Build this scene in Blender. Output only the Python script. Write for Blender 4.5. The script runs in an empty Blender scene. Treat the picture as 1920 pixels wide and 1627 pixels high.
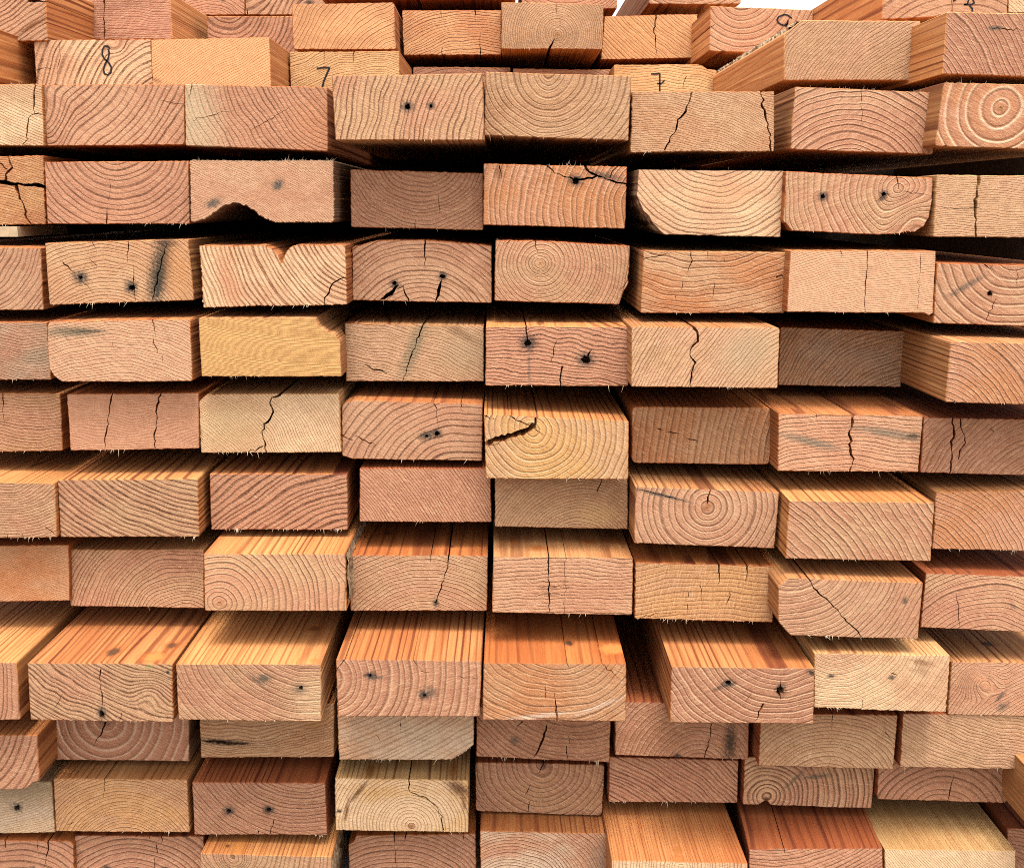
import bpy, math, random
from mathutils import Vector, Matrix, geometry

# ------------------------------------------------------------------ camera, sky, sun, exposure
SC = bpy.context.scene
COL = SC.collection
F, PX0, PY0 = 2000.0, 960.0, 813.5          # focal length and centre, in pixels of the 1920 px photograph
VPX, VPY = 940.0, 390.0                     # where the boards' long edges run to
CAM = Vector((0.0, 0.0, 0.487))
pitch = math.atan((PY0 - VPY) / F)
yaw = -math.atan((PX0 - VPX) / math.hypot(F, PY0 - VPY))
ROT = Matrix.Rotation(yaw, 3, 'Z') @ Matrix.Rotation(math.pi / 2 - pitch, 3, 'X')

cam_data = bpy.data.cameras.new('camera')
cam_data.sensor_fit = 'HORIZONTAL'
cam_data.sensor_width = 36.0
cam_data.lens = 36.0 * F / 1920.0
cam_data.clip_start = 0.02
cam_data.clip_end = 500.0
cam = bpy.data.objects.new('camera', cam_data)
COL.objects.link(cam)
cam.location = CAM
cam.rotation_euler = ROT.to_euler()
SC.camera = cam

SUN_ELEV, SUN_AZ = math.radians(74), math.radians(172)   # azimuth clockwise from +Y: the sun stands behind the viewer
world = bpy.data.worlds.new('World')
SC.world = world
world.use_nodes = True
wn = world.node_tree
bg = wn.nodes['Background']
sky = wn.nodes.new('ShaderNodeTexSky')
sky.sky_type = 'NISHITA'
sky.sun_disc = False
sky.sun_elevation = SUN_ELEV
sky.sun_rotation = SUN_AZ
sky.air_density = 1.0
sky.dust_density = 6.0
sky.ozone_density = 0.6
hs = wn.nodes.new('ShaderNodeHueSaturation')            # thin overcast: a paler, greyer sky
hs.inputs['Saturation'].default_value = 0.08
wn.links.new(sky.outputs['Color'], hs.inputs['Color'])
wn.links.new(hs.outputs['Color'], bg.inputs['Color'])
bg.inputs['Strength'].default_value = 0.15

sun_data = bpy.data.lights.new('sun', 'SUN')
sun_data.energy = 1.05
sun_data.angle = math.radians(16)
sun_data.color = (1.0, 0.95, 0.88)
sun = bpy.data.objects.new('sun', sun_data)
COL.objects.link(sun)
sdir = Vector((math.sin(SUN_AZ) * math.cos(SUN_ELEV), math.cos(SUN_AZ) * math.cos(SUN_ELEV), math.sin(SUN_ELEV)))
sun.rotation_euler = sdir.to_track_quat('Z', 'Y').to_euler()
sun.location = sdir * 5

SC.view_settings.view_transform = 'Standard'
SC.view_settings.look = 'None'
SC.view_settings.gamma = 1.0
SC.view_settings.use_curve_mapping = False
SC.view_settings.exposure = 1.8
SC.cycles.use_denoising = False
SC.cycles.filter_width = 1.0

# ------------------------------------------------------------------ pixels of the photograph -> points in the place
def ray(px, py):
    return ROT @ Vector((px - PX0, -(py - PY0), -F))

def on_plane(px, py, d):                    # point on the vertical plane Y = d
    r = ray(px, py)
    return CAM + r * (d / r.y)

def on_level(px, py, z):                    # point on the level plane Z = z
    r = ray(px, py)
    return CAM + r * ((z - CAM.z) / r.z)

# ------------------------------------------------------------------ node helpers
class NT:
    def __init__(self, mat):
        mat.use_nodes = True
        self.t = mat.node_tree
        self.bsdf = self.t.nodes['Principled BSDF']
    def node(self, kind, **kw):
        n = self.t.nodes.new(kind)
        for k, v in kw.items():
            setattr(n, k, v)
        return n
    def put(self, sock, v):
        if isinstance(v, bpy.types.NodeSocket):
            self.t.links.new(v, sock)
        elif isinstance(v, (tuple, list)):
            v = tuple(v)
            sock.default_value = v if len(v) == len(sock.default_value) else v + (1.0,)
        else:
            sock.default_value = v
    def m(self, op, a, b=0.0, c=0.0, clamp=False):
        n = self.node('ShaderNodeMath', operation=op, use_clamp=clamp)
        for i, v in enumerate((a, b, c)):
            self.put(n.inputs[i], v)
        return n.outputs[0]
    def vec(self, x, y, z):
        n = self.node('ShaderNodeCombineXYZ')
        for i, v in enumerate((x, y, z)):
            self.put(n.inputs[i], v)
        return n.outputs[0]
    def noise(self, x, y, z, detail=2.0, rough=0.5, scale=1.0):
        n = self.node('ShaderNodeTexNoise', noise_dimensions='3D')
        self.put(n.inputs['Vector'], self.vec(x, y, z))
        n.inputs['Scale'].default_value = scale
        n.inputs['Detail'].default_value = detail
        n.inputs['Roughness'].default_value = rough
        return n.outputs[0]
    def step(self, v, lo, hi, a=0.0, b=1.0):
        n = self.node('ShaderNodeMapRange', interpolation_type='SMOOTHSTEP')
        self.put(n.inputs['Value'], v)
        for k, q in (('From Min', lo), ('From Max', hi), ('To Min', a), ('To Max', b)):
            self.put(n.inputs[k], q)
        return n.outputs[0]
    def ramp(self, v, stops):
        n = self.node('ShaderNodeValToRGB')
        e = n.color_ramp.elements
        while len(e) < len(stops):
            e.new(0.5)
        for el, (p, q) in zip(e, stops):
            el.position = p
            el.color = (q, q, q, 1)
        self.put(n.inputs[0], v)
        return n.outputs[0]
    def mix(self, f, a, b, mode='MIX'):
        n = self.node('ShaderNodeMix', data_type='RGBA', blend_type=mode)
        self.put(n.inputs[0], f)
        self.put(n.inputs[6], a)
        self.put(n.inputs[7], b)
        return n.outputs[2]

END = {  # sawn ends
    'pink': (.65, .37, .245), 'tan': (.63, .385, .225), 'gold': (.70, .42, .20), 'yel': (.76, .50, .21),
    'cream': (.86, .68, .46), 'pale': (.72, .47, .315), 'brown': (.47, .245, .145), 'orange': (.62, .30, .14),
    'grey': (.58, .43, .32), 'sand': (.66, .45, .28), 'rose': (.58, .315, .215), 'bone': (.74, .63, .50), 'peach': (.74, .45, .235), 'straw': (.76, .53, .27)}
LONG = {  # planed long faces
    'or': (.55, .26, .10), 'yel': (.64, .345, .135), 'red': (.36, .125, .045), 'tan': (.55, .32, .145),
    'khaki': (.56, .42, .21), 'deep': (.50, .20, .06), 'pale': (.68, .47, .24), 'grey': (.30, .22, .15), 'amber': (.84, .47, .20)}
RING = (.10, .034, .014)
ALB = (.635, .535, .450)                                   # the palette above is relative: real wood reflects about half of it

def wood(b, d, org, shear, rnd):
    """Solid wood of one board: growth rings round its own pith, fibres along its length, stains and knots."""
    mat = bpy.data.materials.new('sawn_wood')
    n = NT(mat)
    k = d / F * 1000.0 / 1.0 * b.get('_sc', 1.0)         # millimetres per pixel at the board's front
    sd = rnd.uniform(0, 500)
    tc = n.node('ShaderNodeTexCoord')
    sp = n.node('ShaderNodeSeparateXYZ')
    n.put(sp.inputs[0], tc.outputs['Object'])
    y = n.m('MULTIPLY', sp.outputs[1], 1000.0)
    x = n.m('MULTIPLY_ADD', sp.outputs[0], 1000.0, n.m('MULTIPLY', y, -shear[0]))
    z = n.m('MULTIPLY_ADD', sp.outputs[2], 1000.0, n.m('MULTIPLY', y, -shear[1]))
    geo = n.node('ShaderNodeNewGeometry')
    vt = n.node('ShaderNodeVectorTransform', vector_type='NORMAL', convert_from='WORLD', convert_to='OBJECT')
    n.put(vt.inputs[0], geo.outputs['True Normal'])
    sn = n.node('ShaderNodeSeparateXYZ')
    n.put(sn.inputs[0], vt.outputs[0])
    is_end = n.m('GREATER_THAN', n.m('ABSOLUTE', sn.outputs[1]), 0.80)

    def loc(px, py):
        p = on_plane(px, py, d)
        return (p.x - org.x) * 1000, (p.z - org.z) * 1000

    # warp of the rings
    wa = b.get('wob', 1.0)
    n1 = n.noise(n.m('MULTIPLY_ADD', x, .035, sd), n.m('MULTIPLY', y, .0045), n.m('MULTIPLY', z, .035), 1.0)
    n2 = n.noise(n.m('MULTIPLY_ADD', x, .035, sd + 77), n.m('MULTIPLY', y, .0045), n.m('MULTIPLY', z, .035), 1.0)
    n3 = n.noise(n.m('MULTIPLY_ADD', x, .22, sd + 31), n.m('MULTIPLY', y, .012), n.m('MULTIPLY', z, .22), 2.0)
    cx, cz = loc(*b['pith'])
    dx = n.m('ADD', x, n.m('MULTIPLY_ADD', n1, 8.0 * wa, -cx - 4.0 * wa))
    dz = n.m('ADD', z, n.m('MULTIPLY_ADD', n2, 8.0 * wa, -cz - 4.0 * wa))
    r = n.m('SQRT', n.m('MULTIPLY_ADD', dx, dx, n.m('MULTIPLY', dz, dz)))
    r = n.m('ADD', r, n.m('MULTIPLY_ADD', n3, .8 * wa, -.4 * wa))
    for (qx, qy, rad, amp) in b.get('kink', []):         # rings bend round a knot
        ux, uz = loc(qx, qy)
        ex = n.m('SUBTRACT', x, ux)
        ez = n.m('SUBTRACT', z, uz)
        q = n.m('SQRT', n.m('MULTIPLY_ADD', ex, ex, n.m('MULTIPLY', ez, ez)))
        r = n.m('ADD', r, n.step(q, 0.0, rad * k, amp * k, 0.0))
    s = b['s'] * k * .80
    nr = n.noise(n.m('MULTIPLY', r, .09 / max(s / 5, .6)), sd, 0.0, 1.0)
    t = n.m('ADD', n.m('DIVIDE', r, s), n.m('MULTIPLY', nr, 1.7))
    fr = n.m('FRACT', t)
    wnz = n.node('ShaderNodeTexWhiteNoise', noise_dimensions='1D')
    n.put(wnz.inputs['W'], n.m('ADD', n.m('FLOOR', t), sd))
    rr = wnz.outputs['Value']
    patch = n.noise(n.m('MULTIPLY_ADD', x, .09, sd), n.m('MULTIPLY', y, .004), n.m('MULTIPLY', z, .09), 2.0)
    bold = .10 if b.get('rd', .8) >= .9 else 0.0
    late = n.ramp(fr, [(0.0, .4), (.05, 0), (.45, .03), (.70 - bold, .16), (.82 - bold, 1.0), (.95, 1.0), (1.0, .5)])
    late = n.m('MULTIPLY', late, n.m('MULTIPLY_ADD', rr, .50, .55))
    late = n.m('MULTIPLY', late, n.step(patch, .2, .75, .62, 1.2), clamp=True)
    f2 = n.m('FRACT', n.m('MULTIPLY', t, 2.7 if b['s'] > 8 else 1.6))      # faint false rings between the bold ones
    thin = n.m('MULTIPLY', n.ramp(f2, [(0.0, .3), (.08, 0), (.7, .05), (.9, 1.0), (1.0, .6)]), n.step(patch, .35, .65, .15, .42))
    pale = n.ramp(fr, [(0.0, 1.0), (.12, .75), (.24, 0), (.90, 0), (.965, 1.0), (1.0, 1.0)])
    pale = n.m('MULTIPLY', pale, n.m('MULTIPLY_ADD', rr, .4, .6))

    sa = math.radians(b.get('saw', rnd.uniform(-40, -10) if rnd.random() < .7 else rnd.uniform(10, 40)))
    u = n.m('MULTIPLY_ADD', x, math.cos(sa), n.m('MULTIPLY', z, math.sin(sa)))
    v = n.m('MULTIPLY_ADD', x, -math.sin(sa), n.m('MULTIPLY', z, math.cos(sa)))
    saw = n.noise(n.m('MULTIPLY_ADD', u, .16, sd), n.m('MULTIPLY', v, 1.15), sd, 2.0, .6)
    worn = n.m('MULTIPLY', late, n.step(saw, .34, .60, .60, 1.12), clamp=True)

    # sawn end
    tone = rnd.uniform(.82, 1.0) if b['c'] not in ('cream', 'bone', 'peach', 'straw', 'yel') else 1.0
    base = tuple(q * tone for q in END[b['c']])
    alt = tuple(q * tone for q in END[b.get('c2', b['c'])])
    if 'c2' not in b:
        g = rnd.uniform(.74, .92)
        alt = (alt[0] * g, alt[1] * g * .97, alt[2] * g * .95)
    big = n.noise(n.m('MULTIPLY_ADD', x, .022, sd + 9), n.m('MULTIPLY', y, .003), n.m('MULTIPLY', z, .04), 2.0)
    col = n.mix(n.step(big, .36, .66), base, alt)
    blot = n.noise(n.m('MULTIPLY_ADD', x, .16, sd + 3), n.m('MULTIPLY', y, .02), n.m('MULTIPLY', z, .16), 3.0)
    col = n.mix(n.step(blot, .25, .75, .0, .28), col, (base[0] * .60, base[1] * .50, base[2] * .45))
    rd, rl = b.get('rd', .8), b.get('rl', 0.0)
    early = n.ramp(fr, [(0.0, 0), (.2, .0), (.85, 1.0), (1.0, .4)])
    if rl > 0:
        col = n.mix(n.m('MULTIPLY', early, .42 * rl), col, (base[0] * .55, base[1] * .42, base[2] * .36))
    col = n.mix(n.m('MULTIPLY', worn, min(1.0, rd * 1.12)), col, b.get('ring', RING))
    if rl > 0:
        col = n.mix(n.m('MULTIPLY', pale, .62 * rl), col, b.get('chalk', (.86, .66, .46)))
    col = n.mix(n.m('MULTIPLY', thin, min(1.0, rd)), col, (base[0] * .48, base[1] * .34, base[2] * .26))
    fuzz = n.noise(n.m('MULTIPLY_ADD', x, 1.3, sd), n.m('MULTIPLY', y, .3), n.m('MULTIPLY', z, 1.3), 3.0, .7)
    fz = b.get('fuzz', 1.0)
    col = n.mix(n.step(fuzz, .30, .47, .58 * fz, 0.0), col, (base[0] * .36, base[1] * .24, base[2] * .19))
    col = n.mix(n.step(fuzz, .56, .70, 0.0, .62 * fz), col, (.86, .66, .45))
    col = n.mix(n.step(saw, .30, .50, .42 * min(1.0, fz * 1.1), 0.0), col, (base[0] * .45, base[1] * .32, base[2] * .26))
    col = n.mix(n.step(saw, .54, .70, 0.0, .34 * min(1.0, fz * 1.1)), col, (.84, .63, .43))
    # long faces
    lb = LONG[b.get('side', 'or')]
    fib = n.noise(n.m('MULTIPLY_ADD', x, .9, sd), n.m('MULTIPLY', y, .018), n.m('MULTIPLY', z, .9), 3.0, .6)
    fine = n.noise(n.m('MULTIPLY_ADD', x, 2.6, sd), n.m('MULTIPLY', y, .05), n.m('MULTIPLY', z, 2.6), 2.0, .6)
    lcol = n.mix(n.step(big, .38, .64), lb, (lb[0] * .80, lb[1] * .68, lb[2] * .58))
    strk = n.noise(n.m('MULTIPLY_ADD', x, .28, sd + 5), n.m('MULTIPLY', y, .010), n.m('MULTIPLY', z, .28), 3.0, .6)
    pore = n.noise(n.m('MULTIPLY_ADD', x, 2.2, sd + 8), n.m('MULTIPLY', y, .22), n.m('MULTIPLY', z, 2.2), 1.0)
    lcol = n.mix(n.step(strk, .42, .64, 0.0, .62), lcol, (lb[0] * .66, lb[1] * .46, lb[2] * .34))
    lcol = n.mix(n.step(pore, .64, .76, 0.0, .40), lcol, (lb[0] * .38, lb[1] * .22, lb[2] * .15))
    lcol = n.mix(n.step(fib, .30, .70, .40, 0.0), lcol, (lb[0] * .52, lb[1] * .36, lb[2] * .27))
    lcol = n.mix(n.step(fine, .52, .75, 0.0, .32), lcol, (min(lb[0] * 1.25, .9), lb[1] * 1.3, lb[2] * 1.45))
    lcol = n.mix(n.m('MULTIPLY', late, min(1.0, 1.15 * b.get('ls', .80))), lcol, (lb[0] * .27, lb[1] * .13, lb[2] * .08))
    for tk in b.get('topknot', []):                      # knots and resin on the upper face
        qx, qy, rx, ry, sc = tk
        p = on_level(qx, qy, b['_ztop'])
        ux, uy = (p.x - org.x) * 1000, (p.y - org.y) * 1000
        ux -= uy * shear[0]
        a1 = n.m('MULTIPLY', n.m('SUBTRACT', x, ux), 1.0 / (rx * k))
        a2 = n.m('MULTIPLY', n.m('SUBTRACT', y, uy), 1.0 / (ry * k))
        q = n.m('SQRT', n.m('MULTIPLY_ADD', a1, a1, n.m('MULTIPLY', a2, a2)))
        dn = n.noise(n.m('MULTIPLY_ADD', x, .35, sd), n.m('MULTIPLY', y, .12), 0.0, 3.0)
        q = n.m('ADD', q, n.m('MULTIPLY_ADD', dn, 1.2, -.6))
        f = n.m('MULTIPLY', n.step(q, .45, 1.15, 1.0, 0.0), n.m('GREATER_THAN', sn.outputs[2], .6))
        rg = n.m('MULTIPLY', n.step(q, 1.0, 1.9, 1.0, 0.0), n.m('GREATER_THAN', sn.outputs[2], .6))
        lcol = n.mix(n.m('MULTIPLY', rg, .45), lcol, (lb[0] * .62, lb[1] * .42, lb[2] * .25))
        lcol = n.mix(n.m('MULTIPLY', f, .9), lcol, sc)

    col = n.mix(is_end, lcol, col)
    dist = n.noise(n.m('MULTIPLY_ADD', x, .55, sd), 0.0, n.m('MULTIPLY', z, .55), 3.0, .6)
    near = n.step(y, 6.0, 25.0, 1.0, 0.0)
    for sp_ in b.get('stain', []):                       # iron stains round nails, blue stain, resin
        qx, qy, rx, ry, ang, sc, amt = (list(sp_) + [None] * 7)[:7]
        ux, uz = loc(qx, qy)
        ca, sa_ = math.cos(math.radians(ang or 0)), math.sin(math.radians(ang or 0))
        ex = n.m('SUBTRACT', x, ux)
        ez = n.m('SUBTRACT', z, uz)
        a1 = n.m('MULTIPLY', n.m('MULTIPLY_ADD', ex, ca, n.m('MULTIPLY', ez, sa_)), 1.35 ** -1 / (rx * k))
        a2 = n.m('MULTIPLY', n.m('MULTIPLY_ADD', ex, -sa_, n.m('MULTIPLY', ez, ca)), 1.35 ** -1 / (ry * k))
        q = n.m('SQRT', n.m('MULTIPLY_ADD', a1, a1, n.m('MULTIPLY', a2, a2)))
        q = n.m('ADD', q, n.m('MULTIPLY_ADD', dist, 1.5, -.75))
        f = n.m('MULTIPLY', n.m('POWER', n.step(q, .15, 1.25, 1.0, 0.0), 1.3), near)
        col = n.mix(n.m('MULTIPLY', f, amt or .93), col, sc or (.022, .026, .027))

    n.put(n.bsdf.inputs['Base Color'], n.mix(1.0, col, ALB, 'MULTIPLY'))
    n.bsdf.inputs['Roughness'].default_value = .78
    n.bsdf.inputs['Specular IOR Level'].default_value = .22
    h_end = n.m('ADD', n.m('MULTIPLY', fuzz, .9 * fz), n.m('MULTIPLY_ADD', saw, .5 * min(1.0, fz * 1.1), n.m('MULTIPLY', late, -1.1)))
    if rl > 0:
        h_end = n.m('MULTIPLY_ADD', pale, .5, h_end)
    h_long = n.m('MULTIPLY_ADD', fib, .25, n.m('MULTIPLY', late, -.22))
    hn = n.node('ShaderNodeMix', data_type='FLOAT')
    n.put(hn.inputs[0], is_end)
    n.put(hn.inputs[2], h_long)
    n.put(hn.inputs[3], h_end)
    bp = n.node('ShaderNodeBump')
    bp.inputs['Strength'].default_value = .75
    bp.inputs['Distance'].default_value = .0006
    n.put(bp.inputs['Height'], hn.outputs[0])
    n.put(n.bsdf.inputs['Normal'], bp.outputs[0])
    return mat

def plain(name, c, rough=.7, var=.25, scale=400.0, bump=.3):
    mat = bpy.data.materials.new(name)
    c = tuple(q * .6 for q in c)
    n = NT(mat)
    tc = n.node('ShaderNodeTexCoord')
    t = n.node('ShaderNodeTexNoise')
    n.put(t.inputs['Vector'], tc.outputs['Object'])
    t.inputs['Scale'].default_value = scale
    t.inputs['Detail'].default_value = 4
    n.put(n.bsdf.inputs['Base Color'], n.mix(n.step(t.outputs[0], .3, .7), c, tuple(q * (1 - var) for q in c)))
    n.bsdf.inputs['Roughness'].default_value = rough
    n.bsdf.inputs['Specular IOR Level'].default_value = .2
    bp = n.node('ShaderNodeBump')
    bp.inputs['Strength'].default_value = bump
    bp.inputs['Distance'].default_value = .001
    n.put(bp.inputs['Height'], t.outputs[0])
    n.put(n.bsdf.inputs['Normal'], bp.outputs[0])
    return mat

M_SPLINTER = plain('splinter_wood', (.78, .60, .40), .7, .2)
M_SPLINTER_DARK = plain('torn_wood', (.50, .30, .16), .8, .4)
M_INK = plain('marker_ink', (.018, .012, .014), .45, .3, 900, .1)
M_BARK = plain('bark', (.46, .30, .17), .9, .6, 330, 1.0)
M_GROUND = plain('gravel_ground', (.36, .31, .26), .95, .45, 60, .6)

# ------------------------------------------------------------------ board builder
def in_poly(p, poly):
    x, y = p
    c = False
    j = len(poly) - 1
    for i in range(len(poly)):
        xi, yi = poly[i]
        xj, yj = poly[j]
        if (yi > y) != (yj > y) and x < (xj - xi) * (y - yi) / (yj - yi) + xi:
            c = not c
        j = i
    return c

def outline_px(b, rnd):
    """Outline of the sawn end in photo pixels: eased corners, slightly uneven sawn edges."""
    pts = b['poly'] if 'poly' in b else b['quad']
    rad = b.get('rad', rnd.choice((1.5, 2, 2.5, 3.5)))
    out = []
    m = len(pts)
    for i in range(m):
        p0, p1, p2 = (Vector(pts[i - 1]), Vector(pts[i]), Vector(pts[(i + 1) % m]))
        a, c = p0 - p1, p2 - p1
        rr = min(rad, a.length * .45, c.length * .45)
        if rr < 1.2 or a.angle(c) > 2.6:
            out.append(tuple(p1))
            continue
        a, c = p1 + a.normalized() * rr, p1 + c.normalized() * rr
        for q in (0, .33, .67, 1):
            out.append(tuple((a * (1 - q) + p1 * q) * (1 - q) + (p1 * (1 - q) + c * q) * q))
    res = []
    rg = b.get('rough', .55)
    m = len(out)
    for i in range(m):
        p, q = Vector(out[i]), Vector(out[(i + 1) % m])
        ln = (q - p).length
        seg = max(1, int(ln / (4.5 if rg < 1 else 2.5)))
        nrm = Vector((-(q - p).y, (q - p).x)).normalized() if ln > 0 else Vector((0, 0))
        ph = rnd.uniform(0, 6.28)
        for s in range(seg):
            f = s / seg
            v = p.lerp(q, f)
            if s and ln > (14 if rg < 1 else 4):
                v += nrm * (rnd.gauss(0, rg * .55) + rg * .7 * math.sin(ph + f * ln / 37.0) * math.sin(f * math.pi))
            res.append((v.x, v.y))
    return res

def crack_poly(c, rnd):
    pts, w = [Vector(p) for p in c[0]], c[1]
    taper = c[2] if len(c) > 2 else 'end'
    zig = c[3] if len(c) > 3 else 1.1
    fine = []
    for i in range(len(pts) - 1):
        ln = (pts[i + 1] - pts[i]).length
        seg = max(1, int(ln / 6))
        for s in range(seg):
            fine.append(pts[i].lerp(pts[i + 1], s / seg))
    fine.append(pts[-1])
    m = len(fine)
    L, R = [], []
    ph = rnd.uniform(0, 6.28)
    for i, p in enumerate(fine):
        t = (fine[min(i + 1, m - 1)] - fine[max(i - 1, 0)]).normalized()
        nn = Vector((-t.y, t.x))
        f = i / (m - 1)
        ww = w
        if taper == 'end':
            ww *= max(.18, 1 - f ** 1.6)
        elif taper == 'both':
            ww *= max(.15, math.sin(math.pi * min(max(f, .02), .98)) ** .6)
        if taper == 'no':
            ww *= (.50 + .65 * abs(math.sin(i * .31 + ph))) * (1 - .35 * f)
        ww *= rnd.uniform(.65, 1.3)
        q = p + nn * (rnd.gauss(0, zig) if 0 < i < m - 1 else 0)
        L.append((q.x + nn.x * ww / 2, q.y + nn.y * ww / 2))
        R.append((q.x - nn.x * ww / 2, q.y - nn.y * ww / 2))
    return L + R[::-1]

def hole_poly(h, rnd):
    x, y, r = h[0], h[1], h[2] * rnd.uniform(.65, 1.25)
    sq = h[3] if len(h) > 3 else 1.0
    m = 13
    return [(x + math.cos(6.283 * i / m) * r * rnd.uniform(.6, 1.3), y + math.sin(6.283 * i / m) * r * sq * rnd.uniform(.6, 1.3)) for i in range(m)]

def link_mesh(name, verts, faces, mat, parent=None, smooth=False):
    me = bpy.data.meshes.new(name)
    me.from_pydata([tuple(v) for v in verts], [], faces)
    me.materials.append(mat)
    me.validate()
    me.update()
    o = bpy.data.objects.new(name, me)
    COL.objects.link(o)
    if parent is not None:
        o.parent = parent
    return o

GROUP = 'sawn boards stacked in the timber pile'
COUNT = [0]

def board(quad=None, label='', **b):
    COUNT[0] += 1
    rnd = random.Random(1000 + COUNT[0] * 7)
    b['quad'] = quad
    if quad is None:
        ys = [p[1] for p in b['poly']]
        xs = [p[0] for p in b['poly']]
        quad = [(min(xs), min(ys)), (max(xs), min(ys)), (max(xs), max(ys)), (min(xs), max(ys))]
    TL, TR, BR, BL = quad
    ym = (TL[1] + BR[1]) / 2
    if 'w' in b:
        r0 = ray((TL[0] + TR[0]) / 2 - b['w'] / 2, ym)
        r1 = ray((TL[0] + TR[0]) / 2 + b['w'] / 2, ym)
    else:
        r0 = ray((TL[0] + BL[0]) / 2, ym)
        r1 = ray((TR[0] + BR[0]) / 2, ym)
    d = .089 / (r1.x / r1.y - r0.x / r0.y)
    L = b.get('len', 1.6)
    e0, e1 = on_plane(900, ym, d), on_plane(1000, ym, d)
    b['_sc'] = (e1.x - e0.x) * 10.0 / (d / F * 1000.0)   # true millimetres per pixel at this height
    vx, vy = b.get('vp', (VPX + rnd.uniform(-14, 14), VPY + rnd.uniform(-10, 10)))
    dv = ray(vx, vy)
    shear = (dv.x / dv.y, dv.z / dv.y)
    org = on_plane((BL[0] + BR[0]) / 2, (BL[1] + BR[1]) / 2, d)
    b['_ztop'] = on_plane((TL[0] + TR[0]) / 2, (TL[1] + TR[1]) / 2, d).z

    out = outline_px(b, rnd)
    def loc(p):
        q = on_plane(p[0], p[1], d)
        return (q.x - org.x, q.z - org.z)
    o2 = [loc(p) for p in out]
    area = sum(o2[i - 1][0] * o2[i][1] - o2[i][0] * o2[i - 1][1] for i in range(len(o2)))
    if area < 0:
        o2.reverse()
    cuts = [([loc(p) for p in crack_poly(c, rnd)], L) for c in b.get('cr', [])]
    cuts += [([loc(p) for p in hole_poly(h, rnd)], .014) for h in b.get('hole', [])]
    V = [Vector(p) for p in o2]
    E = [(i, (i + 1) % len(o2)) for i in range(len(o2))]
    for poly, _ in cuts:
        k0 = len(V)
        V += [Vector(p) for p in poly]
        E += [(k0 + i, k0 + (i + 1) % len(poly)) for i in range(len(poly))]
    cv, ce, cf, ov, oe, of = geometry.delaunay_2d_cdt(V, E, [], 0, 1e-7)
    n0 = len(o2)
    inset = {}
    bev = .00045
    for vi, src in enumerate(ov):
        s = [q for q in src if q < n0]
        if s:
            i = s[0]
            t = (Vector(o2[(i + 1) % n0]) - Vector(o2[i - 1])).normalized()
            inset[vi] = Vector((-t.y, t.x)) * bev       # inward for a counter-clockwise outline
    verts, faces, index = [], [], {}
    def vert(vi, y, ins=False):
        key = (vi, round(y, 6), ins)
        if key not in index:
            p = cv[vi]
            if ins and vi in inset:
                p = p + inset[vi]
            index[key] = len(verts)
            verts.append((p.x + shear[0] * y, y, p.y + shear[1] * y))
        return index[key]
    kept, edge_n = [], {}
    cutd = {}
    for tri in cf:
        c = sum((cv[i] for i in tri), Vector((0, 0))) / 3
        if not in_poly(c, o2):
            continue
        dep = None
        for poly, dd in cuts:
            if in_poly(c, poly):
                dep = dd if dep is None else max(dep, dd)
        tri = tuple(tri)
        a2 = (cv[tri[1]] - cv[tri[0]]).cross(cv[tri[2]] - cv[tri[0]])
        if a2 < 0:
            tri = tri[::-1]
        if dep is None:
            kept.append(tri)
        else:
            cutd[tri] = dep
    owner = {}
    for tri in kept:
        for i in range(3):
            owner[(tri[i], tri[(i + 1) % 3])] = None
    cut_edge = {}
    for tri, dep in cutd.items():
        for i in range(3):
            cut_edge[(tri[(i + 1) % 3], tri[i])] = dep
    for tri in kept:
        faces.append([vert(i, 0.0, True) for i in tri])
        faces.append([vert(i, L) for i in tri][::-1])
    for tri, dep in cutd.items():
        faces.append([vert(i, dep) for i in tri])
        if dep < L:
            faces.append([vert(i, L) for i in tri][::-1])
    for (i, j) in owner:
        if (j, i) in owner:
            continue
        if (i, j) in cut_edge:
            dep = cut_edge[(i, j)]
            faces.append([vert(i, 0.0, True), vert(i, dep), vert(j, dep), vert(j, 0.0, True)])
        else:
            faces.append([vert(i, 0.0, True), vert(i, bev), vert(j, bev), vert(j, 0.0, True)])
            faces.append([vert(i, bev), vert(i, L), vert(j, L), vert(j, bev)])
    mat = wood(b, d, org, shear, rnd)
    o = link_mesh('wooden_board', verts, faces, mat)
    o.location = org
    o['label'] = label
    o['category'] = 'board'
    o['kind'] = 'thing'
    o['group'] = GROUP

    # torn fibres left by the saw along the edges
    ft, fb = b.get('fz', (rnd.choice((0, 0, 0, 4)), rnd.choice((0, 0, 3, 8))))
    mm = b['_sc'] * d / F
    dark = rnd.random() < .2
    def fringe(pa, pb, cnt, up):
        cs = [rnd.uniform(.05, .95) for _ in range(max(1, cnt // 6))]
        fs = sorted(rnd.uniform(.02, .98) if rnd.random() < .25 else min(max(rnd.gauss(rnd.choice(cs), .045), .02), .98) for _ in range(cnt))
        lean = rnd.gauss(0, .5)
        sv, sf = [], []
        for f in fs:
            px, py = pa[0] + (pb[0] - pa[0]) * f, pa[1] + (pb[1] - pa[1]) * f - up * 4
            for _ in range(60):                          # step inward until the root sits in the wood
                if in_poly((px, py), out):
                    break
                py += up
            x0, z0 = loc((px, py))
            ln = mm * rnd.choice((3, 3, 4, 4, 5, 6, 8, 12)) * rnd.uniform(.7, 1.1)
            a = rnd.gauss(lean, .5)
            wd = mm * rnd.uniform(.35, .75)
            k0 = len(sv)
            zb = z0 - up * mm * 2.0
            sv.extend([(x0 - wd, .0002, zb), (x0 + wd, .0002, zb), (x0, .0002 + 2 * wd, zb),
                       (x0 + math.sin(a) * ln, -abs(rnd.gauss(0, .3)) * ln - .0002, z0 + up * math.cos(a) * ln)])
            sf.extend([(k0, k0 + 1, k0 + 3), (k0 + 1, k0 + 2, k0 + 3), (k0 + 2, k0, k0 + 3)])
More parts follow.
